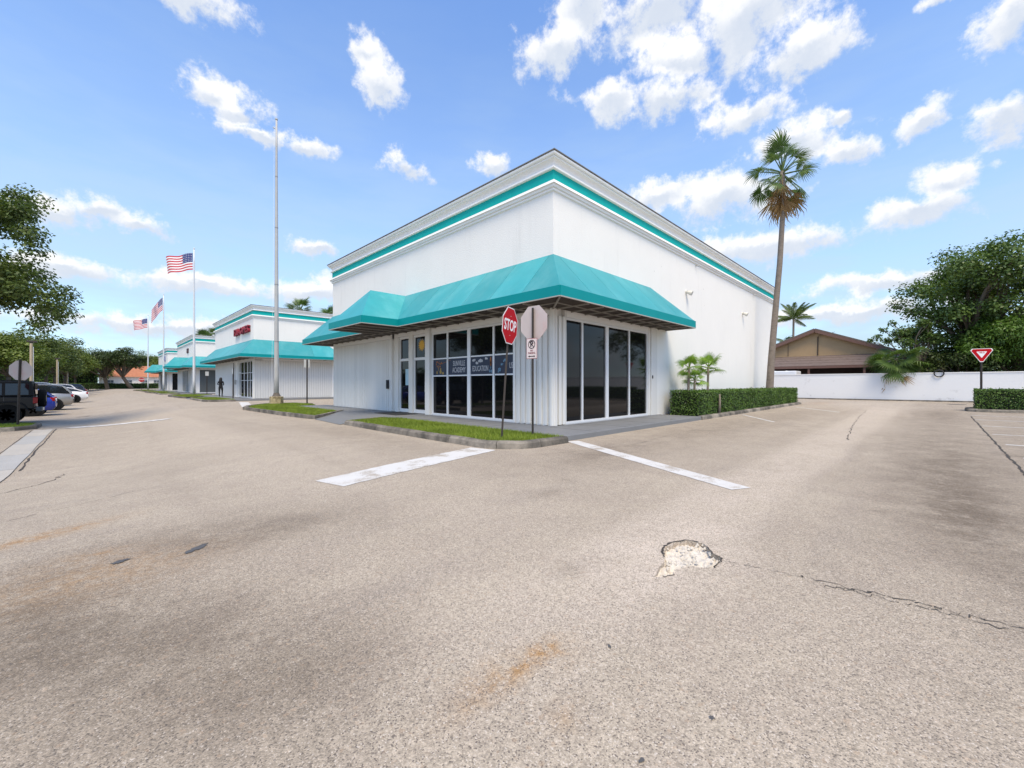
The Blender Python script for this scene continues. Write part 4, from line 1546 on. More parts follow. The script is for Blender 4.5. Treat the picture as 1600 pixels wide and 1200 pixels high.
def flag(loc, length, height, dirv, label, droop=.15, wave=.18, fold=1.0):
    nu, nv = 30, 13
    dv = Vector(dirv).normalized()
    sd = Vector((-dv.y, dv.x, 0))
    vs = []
    for i in range(nu + 1):
        u = i / nu
        for j in range(nv + 1):
            v = j / nv
            p = dv * (length * u * fold) + sd * (wave * u * math.sin(u * 9 + v * 1.5)) + Vector((0, 0, -height * v - droop * length * u ** 1.3 + .10 * u * math.sin(u * 7.5 + 1)))
            vs.append(p)
    fs, ms = [], []
    for i in range(nu):
        for j in range(nv):
            a = i * (nv + 1) + j
            fs.append((a, a + 1, a + nv + 2, a + nv + 1))
            ms.append(2 if (i < 12 and j < 7) else (0 if j % 2 == 0 else 1))
    # stars
    for r_ in range(5):
        for c_ in range(6):
            i, j = 1 + c_ * 1.85, .6 + r_ * 1.35
            i0_, j0_ = int(i), int(j)
            a = vs[i0_ * (nv + 1) + j0_]
            q = a + sd * .012 + (vs[(i0_ + 1) * (nv + 1) + j0_] - a) * (i - i0_) + (vs[i0_ * (nv + 1) + j0_ + 1] - a) * (j - j0_)
            for sgn in (1, -1):
                o = len(vs)
                cen = q if sgn == 1 else q - sd * .024
                vs += [cen + dv * .04, cen + Vector((0, 0, .04)), cen - dv * .04, cen - Vector((0, 0, .04))]
                fs.append((o, o + 1, o + 2, o + 3))
                ms.append(1)
    me = bpy.data.meshes.new('flag')
    me.from_pydata([tuple(v) for v in vs], [], fs)
    for m in (M_FR, M_FW, M_FB):
        me.materials.append(m)
    me.polygons.foreach_set('material_index', ms)
    me.polygons.foreach_set('use_smooth', [True] * len(fs))
    me.update()
    o = link('flag', me, None, loc)
    return tag(o, label, 'flag', 'striped flags')


LEFT = -RGT
flagpole((-1.35, 19.2, .08), 16.2, .135, .05, 'tall bare grey flagpole on a stained concrete base', M_POLE, True)
for (y, h, lab) in ((47.4, 15.3, 'nearest'), (75.2, 14.7, 'middle'), (102.0, 14.7, 'farthest')):
    flagpole((-1.35, y, .08), h, .13, .06, {'nearest': 'white flagpole carrying the nearest and largest flag', 'middle': 'white flagpole carrying the drooping middle flag', 'farthest': 'white flagpole carrying the farthest flag'}[lab], M_ALU)
flag((-1.45, 47.5, 15.0), 2.75, 1.75, LEFT, 'nearest and largest striped flag flying from its pole', .18)
flag((-1.45, 75.3, 14.4), 2.6, 1.9, LEFT + Vector((-.9, -.9, 0)) * .9, 'middle striped flag, hanging folded and slanting', .85, .25, .5)
flag((-1.45, 102.1, 14.2), 2.75, 1.8, LEFT, 'farthest striped flag, flying out from its pole', .22)

# ------------------------------------------------------------------ vegetation
M_HEDGE = leaf_mat('hedge_leaves', (.030, .070, .012), (.150, .250, .045), .42, .22)
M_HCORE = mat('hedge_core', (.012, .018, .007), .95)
M_L_OAK = leaf_mat('oak_leaves', (0.043, 0.068, 0.016), (0.149, 0.189, 0.047), .5, .25)
M_L_DARK = leaf_mat('dark_oak_leaves', (0.026, 0.043, 0.014), (0.085, 0.121, 0.032), .5, .2)
M_L_LITE = leaf_mat('light_tree_leaves', (0.071, 0.108, 0.019), (0.220, 0.270, 0.057), .5, .3)
M_L_FIC = leaf_mat('ficus_leaves', (.045, .085, .020), (.165, .240, .060), .38, .25)
M_L_MANGO = leaf_mat('mango_leaves', (0.043, 0.101, 0.016), (0.156, 0.257, 0.047), .4, .25)
M_L_NEAR = leaf_mat('near_tree_leaves', (.045, .072, .018), (.150, .200, .050), .5, .28)
M_FROND = leaf_mat('fan_frond', (0.043, 0.084, 0.020), (0.149, 0.223, 0.054), .45, .25)
M_FROND2 = leaf_mat('young_fan_frond', (0.106, 0.203, 0.020), (0.298, 0.446, 0.061), .45, .3)
M_DEAD = leaf_mat('dead_frond', (0.200, 0.110, 0.045), (0.441, 0.280, 0.130), .8, .2)
M_COCO = leaf_mat('coconut_frond', (0.050, 0.081, 0.024), (0.170, 0.216, 0.068), .45, .25)


def hedge(x0, x1, y0, y1, z0, z1, n, label, size=(.045, .075), zvar=.03):
    root = tag(empty('hedge', ((x0 + x1) / 2, (y0 + y1) / 2, z0)), label, 'hedge', 'clipped hedges')
    ox, oy = (x0 + x1) / 2, (y0 + y1) / 2
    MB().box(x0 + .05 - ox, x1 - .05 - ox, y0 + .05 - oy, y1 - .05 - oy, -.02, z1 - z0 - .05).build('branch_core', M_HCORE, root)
    ar = np.array([(x1 - x0) * (z1 - z0)] * 2 + [(y1 - y0) * (z1 - z0)] * 2 + [(x1 - x0) * (y1 - y0)])
    k = rng.choice(5, n, p=ar / ar.sum())
    u, v = rng.random(n), rng.random(n)
    X, Y, Z = x0 + u * (x1 - x0), y0 + u * (y1 - y0), z0 + v * (z1 - z0)
    dep = np.abs(rng.normal(0, .025, n)) - .012
    pos = np.zeros((n, 3))
    nr = np.zeros((n, 3))
    for f, (px, py, pz, nn) in enumerate(((X, y0 + dep, Z, (0, -1, .3)), (X, y1 - dep, Z, (0, 1, .3)), (x0 + dep, Y, Z, (-1, 0, .3)), (x1 - dep, Y, Z, (1, 0, .3)), (X, y0 + v * (y1 - y0), z1 - dep, (0, 0, 1)))):
        m = k == f
        pos[m] = np.stack([np.broadcast_to(px, n)[m], np.broadcast_to(py, n)[m], np.broadcast_to(pz, n)[m]], 1)
        nr[m] = nn
    pos[:, 2] += zvar * np.sin(pos[:, 0] * 2.1 + pos[:, 1] * 1.3) * (pos[:, 2] - z0) / (z1 - z0) * .6
    # a little sprouting growth
    spr = rng.random(n) < .09
    pos[spr] += rng.normal(0, .03, (spr.sum(), 3)) + np.array([0, 0, .02])
    nr += rng.normal(0, .55, (n, 3))
    pos -= np.array([ox, oy, z0])
    link('foliage', leaf_mesh('foliage', pos, nr, rng.uniform(*size, n), M_HEDGE, .55), root)
    return root


hedge(6.45, 22.3, -1.32, -.30, .10, .98, 38000, 'long clipped hedge along the white side wall')
hedge(19.5, 20.9, -15.0, -8.62, .10, 1.00, 17000, 'short clipped hedge in front of the yield sign', (.05, .08))
hedge(7.3, 9.3, 29.2, 29.75, .0, 1.1, 2500, 'dark hedge end behind the second building', (.07, .11))


def clumps_in(cen, rad, n, shell=.55, rc=(.5, .9)):
    out = []
    for _ in range(n):
        v = rng.normal(size=3)
        v /= np.linalg.norm(v)
        if v[2] < -.5:
            v[2] *= -.6
        t = rng.uniform(shell, 1.0)
        out.append((np.array(cen) + v * t * np.array(rad), rng.uniform(*rc)))
    return out


def crown_leaves(clumps, n, size, m, aspect=.5, flat=.75, droop=.3):
    w = np.array([c[1] ** 2 for c in clumps])
    idx = rng.choice(len(clumps), n, p=w / w.sum())
    cen = np.array([c[0] for c in clumps])[idx]
    rad = np.array([c[1] for c in clumps])[idx].reshape(-1, 1)
    v = rng.normal(size=(n, 3))
    v /= np.linalg.norm(v, axis=1, keepdims=True)
    t = rng.random((n, 1)) ** .45
    # small twigs: leaves gather along spokes
    tw = rng.normal(0, .10, (n, 3))
    pos = cen + (v * t + tw) * rad * np.array([1, 1, flat])
    nr = v * .6 + np.array([0, 0, .7]) + rng.normal(0, .5, (n, 3))
    return leaf_mesh('crown', pos, nr, rng.uniform(size[0], size[1], n), m, aspect, droop)


def limb(mb, a, b, r0, r1, bend=.2, n=5):
    a, b = Vector(a), Vector(b)
    L = (b - a).length
    k = Vector((random.uniform(-1, 1), random.uniform(-1, 1), random.uniform(.2, 1))) * L * bend
    pts = [a.lerp(b, i / n) + k * math.sin(math.pi * i / n) * .5 for i in range(n + 1)]
    mb.tube(pts, [r0 + (r1 - r0) * i / n for i in range(n + 1)], 7)
    return pts


def tree(name, label, base, fork, clumps, nleaf, lsize, lm, r0=.22, bark=None, group='trees round the parking lot', lean=(0, 0), aspect=.5, nlimb=14, flat=.75, droop=.3):
    """base in the world; fork height; clumps relative to the base"""
    root = tag(empty(name, base), label, 'tree', group)
    top = Vector((lean[0], lean[1], fork))
    tr = MB()
    tr.tube([(0, 0, -.15), (0, 0, .15), top * .35, top * .7, top], [r0 * 1.35, r0 * 1.08, r0, r0 * .9, r0 * .85], 10)
    tr.build('trunk', bark or M_BARK, root, smooth=True)
    order = list(range(len(clumps)))
    random.shuffle(order)
    for k in order[:nlimb]:
        lb = MB()
        c, rc = clumps[k]
        pts = limb(lb, top, c, r0 * .5, .02, .25)
        for q in range(2):
            e = Vector(c) + Vector((random.uniform(-1, 1), random.uniform(-1, 1), random.uniform(-.3, 1))) * rc * .8
            limb(lb, pts[3], e, r0 * .18, .008, .2, 4)
        lb.build('limb', bark or M_BARK, root, smooth=True)
    link('crown', crown_leaves(clumps, nleaf, lsize, lm, aspect, flat, droop), root)
    return root


def at(px_slope, f):
    """ground point at a depth f along the lens axis and a sideways slope"""
    p = Vector((-8.627, -7.071, 0)) + FWD * f + RGT * (px_slope * f)
    return p.x, p.y


# the tree leaning in beside the car island: two tiers of foliage
tb = (-12.5, 17.5, ZL)
rv = np.array(RGT)
fv = np.array(FWD)
cl = clumps_in(rv * .7 + np.array([0, 0, 7.6]), (2.5, 2.5, 1.4), 52, .1, (.40, .75)) + clumps_in(rv * .9 + np.array([0, 0, 5.1]), (2.9, 2.9, 1.7), 80, .1, (.40, .80))
cl += [(rv * 3.1 + np.array([0, 0, 7.0]), .55), (rv * 3.3 + np.array([0, 0, 6.4]), .45), (rv * 3.7 + np.array([0, 0, 5.0]), .5), (rv * 3.8 + np.array([0, 0, 4.5]), .45), (rv * 3.5 + np.array([0, 0, 3.8]), .45), (rv * 2.9 + np.array([0, 0, 7.8]), .5)]
tree('shade_tree', 'leafy tree reaching in from beside the black off-roader', tb, 3.6, cl, 50000, (.10, .165), M_L_NEAR, .09, nlimb=18, aspect=.55)

# trees behind the parked cars and at the far end of the lot
BT = [(-1.17, 58, 8.6, 4.8, M_L_OAK, 'round green tree just above the black off-roader'), (-1.10, 88, 11.2, 5.5, M_L_LITE, 'pale green tree between the lamp posts'), (-1.05, 108, 10.5, 5.5, M_L_OAK, 'deep green tree past the farthest lamp post'),
      (-1.21, 52, 8.2, 4.2, M_L_LITE, 'light green tree behind the black off-roader'), (-1.12, 72, 10.6, 5.2, M_L_OAK, 'broad green tree above the silver pickup'),
      (-1.075, 95, 11.5, 6.0, M_L_LITE, 'tall green tree above the white sedan'), (-1.17, 84, 11.0, 5.5, M_L_OAK, 'bushy tree at the edge of view behind the row of cars'), (-1.25, 62, 9.0, 4.6, M_L_OAK, 'green tree at the picture edge behind the black off-roader'),
      (-1.02, 118, 11.0, 6.0, M_L_LITE, 'tree over the far end of the car row'), (-.905, 118, 11.2, 5.2, M_L_OAK, 'olive green tree behind the orange tiled roof'), (-.86, 124, 10.8, 5.0, M_L_LITE, 'yellowish tree behind the farthest flagpole'), (-.835, 135, 9.5, 4.5, M_L_OAK, 'dark tree next to the fourth building')]
for i, (sl, f, top, rad, m, lab) in enumerate(BT):
    x, y = at(sl, f)
    zb = float(gz(x, y))
    if i in (9, 10, 11):
        x, y = at(sl, 150)
        top = 1.25 + (top - 1.25) * 150 / f
        rad *= 1.2
    h = top - zb
    cl = clumps_in((0, 0, h * .54), (rad, rad, h * .42), 64, .40, (rad * .18, rad * .32))
    tree('broadleaf_tree', lab, (x, y, zb), h * .3, cl, 11000, (.22 + f * .0010, .34 + f * .0014), m, .26, nlimb=16)
# dark oaks in front of the tiled roof
for (sl, lab, ln, top, rad) in ((-.972, 'dark spreading oak with a forked trunk at the end of the lane', (-.5, 0), 10.6, 5.6), (-.915, 'dark oak with a leaning trunk before the orange tiled roof', (-1.6, -.3), 10.4, 4.6)):
    x, y = at(sl, 106)
    cl = clumps_in((ln[0], ln[1], 7.0), (rad, rad, 3.0), 50, .4, (rad * .18, rad * .30))
    tree('oak_tree', lab, (x, y, float(gz(x, y))), 3.0, cl, 9000, (.32, .48), M_L_DARK, .42, lean=ln, nlimb=20)
hedge(-22.5, -19.5, 24, 138, ZL, 2.7, 16000, 'dense dark green undergrowth behind the row of parked cars', (.22, .40), .9)
hedge(-70, -8.5, 150, 154, 0, 5.2, 14000, 'tall dark thicket closing the far end behind the cars', (.35, .6), 1.5)
hedge(-26, 3.5, 142, 143.2, 0, 1.35, 7000, 'long dark hedge at the far end of the lane', (.16, .26))

# right-hand side, behind the boundary wall
cl = clumps_in((.3, -.8, 7.6), (5.0, 5.6, 4.3), 95, .5, (.75, 1.35)) + clumps_in((0, 0, 5.5), (3.8, 3.8, 2.5), 20, .3, (.8, 1.2)) + clumps_in((-.5, -.5, 3.4), (3.6, 5.2, 1.6), 40, .4, (.7, 1.1))
tree('ficus_tree', 'big dense ficus towering over the white boundary wall', (38.5, -9.6, 0), 3.2, cl, 44000, (.17, .28), M_L_FIC, .4, nlimb=40, aspect=.6)
cl = clumps_in((0, 0, 3.9), (2.4, 3.6, 2.2), 60, .5, (.55, .95))
tree('mango_tree', 'bright green drooping tree behind the yield sign', (36.1, -11.2, 0), 1.8, cl, 24000, (.20, .34), M_L_MANGO, .22, nlimb=16, aspect=.28, droop=1.6)
cl = clumps_in((0, 0, 4.9), (1.5, 2.0, 1.7), 26, .2, (.28, .55)) + [(np.array([0, 2.3, 5.0]), .35), (np.array([0, 2.0, 5.5]), .3), (np.array([0, 1.5, 6.0]), .3), (np.array([0, 2.8, 4.7]), .25)]
tree('almond_tree', 'sparse branching tree between the brown house and the ficus', (35.2, -6.6, 0), 2.4, cl, 4200, (.14, .24), M_L_FIC, .12, nlimb=26, aspect=.6)
cl = clumps_in((0, 0, 2.6), (1.6, 3.2, 1.3), 26, .3, (.45, .8))
tree('wall_shrub', 'dark shrub filling in behind the wall below the ficus', (35.6, -9.0, 0), .9, cl, 6000, (.16, .26), M_L_DARK, .1, nlimb=8)
cl = clumps_in((0, 0, 5.0), (2.2, 2.2, 2.6), 26, .4, (.6, 1.0))
xk, yk = at(.668, 58)
tree('broadleaf_tree', 'dark bushy tree behind the coconut palm', (xk, yk, 0), 2.0, cl, 5000, (.28, .42), M_L_DARK, .2, nlimb=8)
cl = clumps_in((0, 0, 6.5), (6, 6, 4.5), 40, .4, (1.0, 1.8))
tree('broadleaf_tree', 'tree beyond the ficus at the picture edge', (44, -19, 0), 3.0, cl, 7000, (.35, .5), M_L_OAK, .35, nlimb=10)


def fan_frond_mesh(name, Lp, R, m, n=26, spread=118, droop=.3, fold=.12, ragged=.15):
    b = MB()
    # stalk
    ps = [(Lp * k / 5, 0, -.06 * Lp * (k / 5) ** 2) for k in range(6)]
    tip = Vector(ps[-1])
    b.tube(ps, [.028 * R + .012] * 3 + [.018 * R + .008] * 3, 5)
    for k in range(n):
        a = R_(-spread + 2 * spread * (k + .5) / n)
        da = R_(2 * spread / n) * .52
        L = R * (.72 + .28 * math.cos(a * .7)) * random.uniform(1 - ragged, 1)
        up = fold * (1 if k % 2 else -1) * .25
        d = Vector((math.cos(a), math.sin(a), 0))
        s = Vector((-math.sin(a), math.cos(a), 0))
        m1 = tip + d * L * .5 + Vector((0, 0, -.06 * R + up * .15 * R))
        t1 = tip + d * L * .82 + Vector((0, 0, -droop * R * .45))
        t2 = tip + d * L + Vector((0, 0, -droop * R * (1.0 + random.uniform(-.3, .5))))
        w1 = L * .5 * math.tan(da)
        vs = [tip, m1 - s * w1, m1 + s * w1, t1 - s * w1 * .55, t1 + s * w1 * .55, t2]
        b.add(vs, [(0, 1, 2), (1, 3, 4, 2), (3, 5, 4)])
    return b.mesh(name, m)


FROND = {}


def frond_set(key, Lp, R, m, count=4, **kw):
    if key == 'tall':
        kw = dict(droop=.42, ragged=.28, spread=108, n=28)
    if key not in FROND:
        FROND[key] = [fan_frond_mesh('frond', Lp, R, m, **kw) for _ in range(count)]
    return FROND[key]


def put_frond(parent, me, top, az, el, roll=0.0, s=1.0):
    o = link('frond', me, parent)
    o.matrix_parent_inverse = Matrix.Identity(4)
    o.rotation_mode = 'XYZ'
    mx = Matrix.Rotation(az, 4, 'Z') @ Matrix.Rotation(-el, 4, 'Y') @ Matrix.Rotation(roll, 4, 'X') @ Matrix.Scale(s, 4)
    mx.translation = Vector(top)
    o.matrix_local = mx
    return o


def fan_palm(label, base, path, radii, Lp, R, nlive, ndead, m, elr=(-25, 85), key='big', cat='palm', group='palms', bark=None, deadm=None, elpow=1.0):
    root = tag(empty('fan_palm', base), label, cat, group)
    MB().tube(path, radii, 12).build('trunk', bark or M_PALMBARK, root, smooth=True)
    top = Vector(path[-1])
    fs = frond_set(key, Lp, R, m)
    for k in range(nlive):
        u = (k + .5) / nlive
        el = R_(elr[0] + (elr[1] - elr[0]) * u ** elpow + random.uniform(-15, 15))
        put_frond(root, random.choice(fs), top + Vector((0, 0, -.25 * R * (1 - u))), k * 2.399 + random.uniform(-.25, .25), el, random.uniform(-.7, .7), random.uniform(.72, 1.12))
    if ndead:
        fd = frond_set(key + '_dead', Lp * .75, R * 1.15, M_DEAD, droop=.25, ragged=.5, n=16, spread=48)
        for k in range(ndead):
            put_frond(root, random.choice(fd), top + Vector((0, 0, -.35 * R - .35 * R * (k / ndead))), k * 2.399 + 1.0, R_(random.uniform(-88, -48)), random.uniform(-.8, .8), random.uniform(.55, 1.3))
    return root


px, py = 17.7, -.85
PATH = [(0, 0, -.1), (.01, -.01, .5), (.09, -.09, 2.5), (.24, -.24, 5.0), (.42, -.42, 7.8), (.54, -.54, 10.6), (.52, -.52, 12.9)]
fan_palm('tall slender fan palm with a brown skirt beside the near building', (px, py, .1), PATH, [.24, .20, .17, .155, .14, .125, .13], 1.2, .95, 27, 22, M_FROND, (-55, 84), 'tall')
for (x, y, h, s, nl, lab) in ((7.05, -.72, 1.80, .68, 11, 'small fan palm with a yellowing leaf, nearest the awning, in the hedge'), (7.45, -.78, 1.38, .60, 9, 'shortest small fan palm, between the other two in the hedge'), (8.35, -.95, 1.85, .75, 13, 'greenest small fan palm, farthest from the awning, in the hedge')):
    fan_palm(lab, (x, y, .1), [(0, 0, -.05), (.02, 0, h * .5), (.06, -.01, h)], [.06, .045, .04], .36 * s, .56 * s, nl, 0, M_FROND2, (-30, 80), 'small%d' % int(s * 100), group='small palms in the hedge')
# dead stump and stick in front of the hedge
tag(MB().tube([(8.45, -1.34, .08), (8.47, -1.36, .5), (8.44, -1.37, .86)], [.06, .045, .03], 7).build('palm_stump', M_PALMBARK, smooth=True), 'thin dry stump standing in front of the long hedge', 'stump')
fan_palm('drooping fan palm hanging over the white boundary wall', (34.35, -5.35, 0), [(0, 0, -.1), (0, 0, 1.5), (-.15, 0, 3.2)], [.16, .13, .12], 1.0, 1.1, 46, 12, M_FROND, (-86, 35), 'droop')
xk, yk = at(-.508, 60)
fan_palm('fan palm with pale dry leaves over the roof of the second building', (xk, yk, 0), [(0, 0, 0), (.1, 0, 6), (0, 0, 12.0)], [.25, .2, .18], 1.0, 1.3, 20, 16, M_FROND, (-40, 80), 'big')
xk, yk = at(-.437, 62)
fan_palm('fan palm half hidden behind the near building', (xk, yk, 0), [(0, 0, 0), (.1, 0, 6), (0, 0, 11.2)], [.25, .2, .18], .9, 1.2, 16, 6, M_FROND, (-40, 70), 'big')
for (sl, f, h, lab) in ((-.74, 84, 10.7, 'fan palm over the roof of the third building'), (-.712, 82, 10.9, 'fan palm beside the upper front wall of the second building')):
    xk, yk = at(sl, f)
    fan_palm(lab, (xk, yk, 0), [(0, 0, 0), (.1, 0, 6), (0, 0, h)], [.25, .2, .18], .9, 1.4, 16, 5, M_FROND, (-40, 80), 'big')


def coco_frond(L=3.4):
    b = MB()
    pts = []
    for k in range(11):
        u = k / 10
        pts.append(Vector((L * u * (1 - .12 * u), 0, .35 * L * u * (.55 - u))))
    b.tube(pts, [.035 - .0028 * k for k in range(11)], 5)
    for k in range(34):
        u = .14 + .86 * k / 33
        i = min(9, int(u * 10))
        p = pts[i].lerp(pts[i + 1], u * 10 - i)
        l = .75 * math.sin(math.pi * (.12 + .80 * u)) + .15
        for s in (-1, 1):
            d = Vector((.55, s * .62, -.55 - .2 * random.random())).normalized()
            w = Vector((.03, 0, .0))
            b.add([p - w, p + w, p + d * l * .6 + w * .9, p + d * l, p + d * l * .6 - w * .9], [(0, 1, 2, 4), (4, 2, 3)])
    return b.mesh('frond', M_COCO)


COCO = [coco_frond(), coco_frond(3.0)]


def coco_palm(label, base, h, n, s=1.0):
    root = tag(empty('coconut_palm', base), label, 'palm', 'palms')
    MB().tube([(0, 0, -.1), (.1, .1, h * .5), (0, 0, h)], [.2, .15, .13], 10).build('trunk', M_PALMBARK, root, smooth=True)
    for k in range(n):
        put_frond(root, COCO[k % 2], (0, 0, h), k * 2.399, R_(random.uniform(-25, 70)), random.uniform(-.3, .3), s * random.uniform(.8, 1.05))


xk, yk = at(.677, 60)
coco_palm('coconut palm standing behind the brown gabled house', (xk, yk, 0), 10.6, 24, 1.0)
xk, yk = at(.662, 56)
coco_palm('low coconut palm at the corner of the near building', (xk, yk, 0), 6.6, 11, .85)

# ------------------------------------------------------------------ boundary wall and house on the far side


def block_wall_mat():
    m = bpy.data.materials.new('white_block_wall')
    m.use_nodes = True
    t = m.node_tree
    b = t.nodes['Principled BSDF']
    b.inputs['Roughness'].default_value = .85
    pos = N(t, 'ShaderNodeNewGeometry').outputs['Position']
    sp = N(t, 'ShaderNodeSeparateXYZ')
    t.links.new(pos, sp.inputs[0])
    cx = N(t, 'ShaderNodeCombineXYZ')
    t.links.new(sp.outputs[1], cx.inputs[0])
    t.links.new(sp.outputs[2], cx.inputs[1])
    br = N(t, 'ShaderNodeTexBrick')
    br.inputs['Scale'].default_value = 1.0
    br.inputs['Mortar Size'].default_value = .012
    br.inputs['Brick Width'].default_value = .40
    br.inputs['Row Height'].default_value = .20
    t.links.new(cx.outputs[0], br.inputs['Vector'])
    f = maprange(t, noise(t, pos, 1.6, 7, .7), .58, .75, 0, .5)
    c = mixc(t, f, (.76, .76, .76), (.40, .39, .38))
    t.links.new(c, b.inputs['Base Color'])
    bn = N(t, 'ShaderNodeBump')
    bn.inputs['Strength'].default_value = .35
    bn.inputs['Distance'].default_value = .01
    bn.invert = True
    t.links.new(br.outputs['Fac'], bn.inputs['Height'])
    t.links.new(bn.outputs[0], b.inputs['Normal'])
    return m


wl = tag(empty('boundary_wall', (33.5, -5, 0)), 'long white painted block wall at the back of the lot', 'wall')
MB().box(0, .2, -22, 17, -.1, 2.0).build('wall_face', block_wall_mat(), wl)
MB().box(-.03, .23, -22, 17, 2.001, 2.07).build('coping', M_TRIM, wl)
MB().box(-.22, -.003, -22, 17, -.02, .09).build('footing', M_KERB, wl)

ty = bmesh.new()
me = bpy.data.meshes.new('ring')
vs, fs = [], []
for i in range(24):
    for j in range(8):
        a, c = 2 * math.pi * i / 24, 2 * math.pi * j / 8
        rr = .24 + .035 * math.cos(c)
        vs.append((.035 * math.sin(c), rr * math.cos(a), rr * math.sin(a)))
        fs.append((i * 8 + j, ((i + 1) % 24) * 8 + j, ((i + 1) % 24) * 8 + (j + 1) % 8, i * 8 + (j + 1) % 8))
ty.free()
me.from_pydata(vs, [], fs)
me.materials.append(M_BLACKPL)
tag(link('hose_ring', me, None, (33.42, -7.62, 2.0)), 'black ring hanging on top of the boundary wall', 'ring')

M_TAN = mat('tan_stucco', (.46, .315, .175), .9, .1, 1.5, .2, .2, 40, stain=(.42, .28, .15), sscale=1.0, samt=.5)
M_BROWN = mat('brown_shingle', (.16, .122, .105), .9, .25, 6.0, .2, .5, 30, stain=(.06, .045, .04), sscale=2.0, samt=.6, stretch=(1, 1, 4))
M_RUST = mat('rusty_trim', (.17, .095, .075), .85, .2, 4)
hs = tag(empty('brown_house', (42, .85, 0)), 'tan gabled house with a brown lean-to roof behind the wall', 'house')
GH, GW, SL = 6.45, 9.8, .405
zs = GH - GW * SL
MB().add([(0, -GW, 0), (0, GW, 0), (0, GW, zs), (0, 0, GH), (0, -GW, zs), (10, -GW, 0), (10, GW, 0), (10, GW, zs), (10, 0, GH), (10, -GW, zs)],
         [(0, 4, 3, 2, 1), (5, 6, 7, 8, 9), (0, 5, 9, 4), (1, 2, 7, 6)]).build('gable_wall', M_TAN, hs)
for s in (-1, 1):
    rf = MB().slab([(-.5, 0, GH + .16), (10.4, 0, GH + .16), (10.4, s * (GW + .5), zs + .16 - .5 * SL), (-.5, s * (GW + .5), zs + .16 - .5 * SL)], .14 if s == -1 else -.14)
    ro = rf.build('roof', M_BROWN, hs)
    MB().bar((-.52, 0, GH + .02), (-.52, s * (GW + .5), zs + .02 - .5 * SL), .05, .24).build('barge_board', M_RUST, ro)
lt = MB().slab([(-.02, -GW, 4.05), (-.02, GW, 4.05), (-3.4, GW, 2.95), (-3.4, -GW, 2.95)], .12)
lo = lt.build('lean_to_roof', M_BROWN, hs)
for z_, x_ in ((3.78, -.84), (3.5, -1.7), (3.23, -2.54)):
    MB().box(x_ - .02, x_ + .02, -GW, GW, z_ - .02, z_ + .022).build('shingle_course', M_BROWN, lo)
MB().box(-3.42, -3.36, -GW, GW, 2.70, 2.93).build('beam', M_RUST, hs)
for y in (-8, -4, 0, 4, 8):
    MB().box(-3.35, -3.2, y - .08, y + .08, 0, 2.7).build('porch_post', M_RUST, hs)
MB().box(-.12, -.01, -GW, GW, 0, 3.9).build('porch_shade_sheet', mat('porch_shade_dark', (.05, .035, .032), .9, .3, 3), hs)  # dark sheet over the tan wall, coloured as the porch's shaded interior
MB().tube([(-.06, -.2, 4.1), (-.06, -.2, 5.9)], .04, 6).build('service_pipe', M_POST, hs)
MB().tube([(-.06, -.2, 5.9), (-.3, -.4, 6.05), (-.4, -1.2, 6.15), (-.5, -1.6, 6.25)], .02, 5).build('service_cable', M_POST, hs)
MB().tube([(-.06, 2.3, 4.1), (-.06, 2.3, 5.4)], .02, 5).build('service_pipe', M_POST, hs)
tr = tag(empty('box_trailer', (36.3, 3.2, 0)), 'white box trailer roof showing just above the boundary wall', 'trailer')
MB().box(-1.0, 1.0, -2.0, 2.4, .5, 2.42).build('body', M_WHITE, tr, bevel=.06)
for y in (-1.2, -.3, .6, 1.5):
    MB().box(-.95, .95, y - .02, y + .02, 2.421, 2.45).build('roof_rib', M_WHITE, tr)
for y in (-.8, .2):
    MB().tube([(-1.0, y, .35), (-.8, y, .35)], .35, 14).build('wheel', M_BLACKPL, tr)

# ------------------------------------------------------------------ far end: tiled-roof house
M_TILE = mat('orange_tiles', (.40, .16, .085), .85, .35, 1.6, .2, .8, 6, stain=(.50, .28, .19), sscale=2.5, samt=.6)
th = tag(empty('tiled_house', (0, 166, 0)), 'long white house with an orange tiled roof at the end of the lane', 'house')
MB().box(-8, 18, 0, 10, -.2, 3.5).build('wall', M_STUCCO, th)
MB().add([(-8.8, -.8, 3.45), (18.8, -.8, 3.45), (18.8, 10.8, 3.45), (-8.8, 10.8, 3.45), (-3.5, 5, 7.0), (13, 5, 7.0)], [(0, 1, 5, 4), (1, 2, 5), (2, 3, 4, 5), (3, 0, 4), (3, 2, 1, 0)]).build('roof', M_TILE, th)
for x in (-5.6, -1.5, 2.2, 5.0, 9.0):
    w_ = MB().box(x - .7, x + .7, -.06, .02, 1.0, 2.4).build('window', mat('far_window', (.10, .12, .14), .3), th)
    MB().box(x - .03, x + .03, -.09, -.061, 1.0, 2.4).build('mullion', M_FRAME, w_)
    MB().box(x - .7, x + .7, -.09, -.061, 1.68, 1.74).build('mullion', M_FRAME, w_)

# ------------------------------------------------------------------ lamp posts among the cars
for (y, lab) in ((42.4, 'nearest tan lamp post standing among the parked cars'), (73.0, 'middle tan lamp post standing among the parked cars'), (100.0, 'farthest tan lamp post standing among the parked cars')):
    lp = tag(empty('lamp_post', (-12.2, y, ZL)), lab, 'lamp post', 'tan lamp posts in the car rows')
    MB().tube([(0, 0, -.1), (0, 0, 4.9)], [.10, .085], 8).build('shaft', M_WOODPOLE, lp)
    MB().box(.095, .125, -.02, .02, 0, 4.6).build('conduit', M_ALU, lp)
    MB().box(-.25, .30, -.12, .12, 4.95, 5.08).build('lamp_head', M_POST, lp, bevel=.03)
    MB().tube([(0, 0, 4.88), (0, 0, 4.97)], .09, 8).build('bracket', M_POST, lp)

# ------------------------------------------------------------------ cars: rear bumper at the origin, nose towards -X


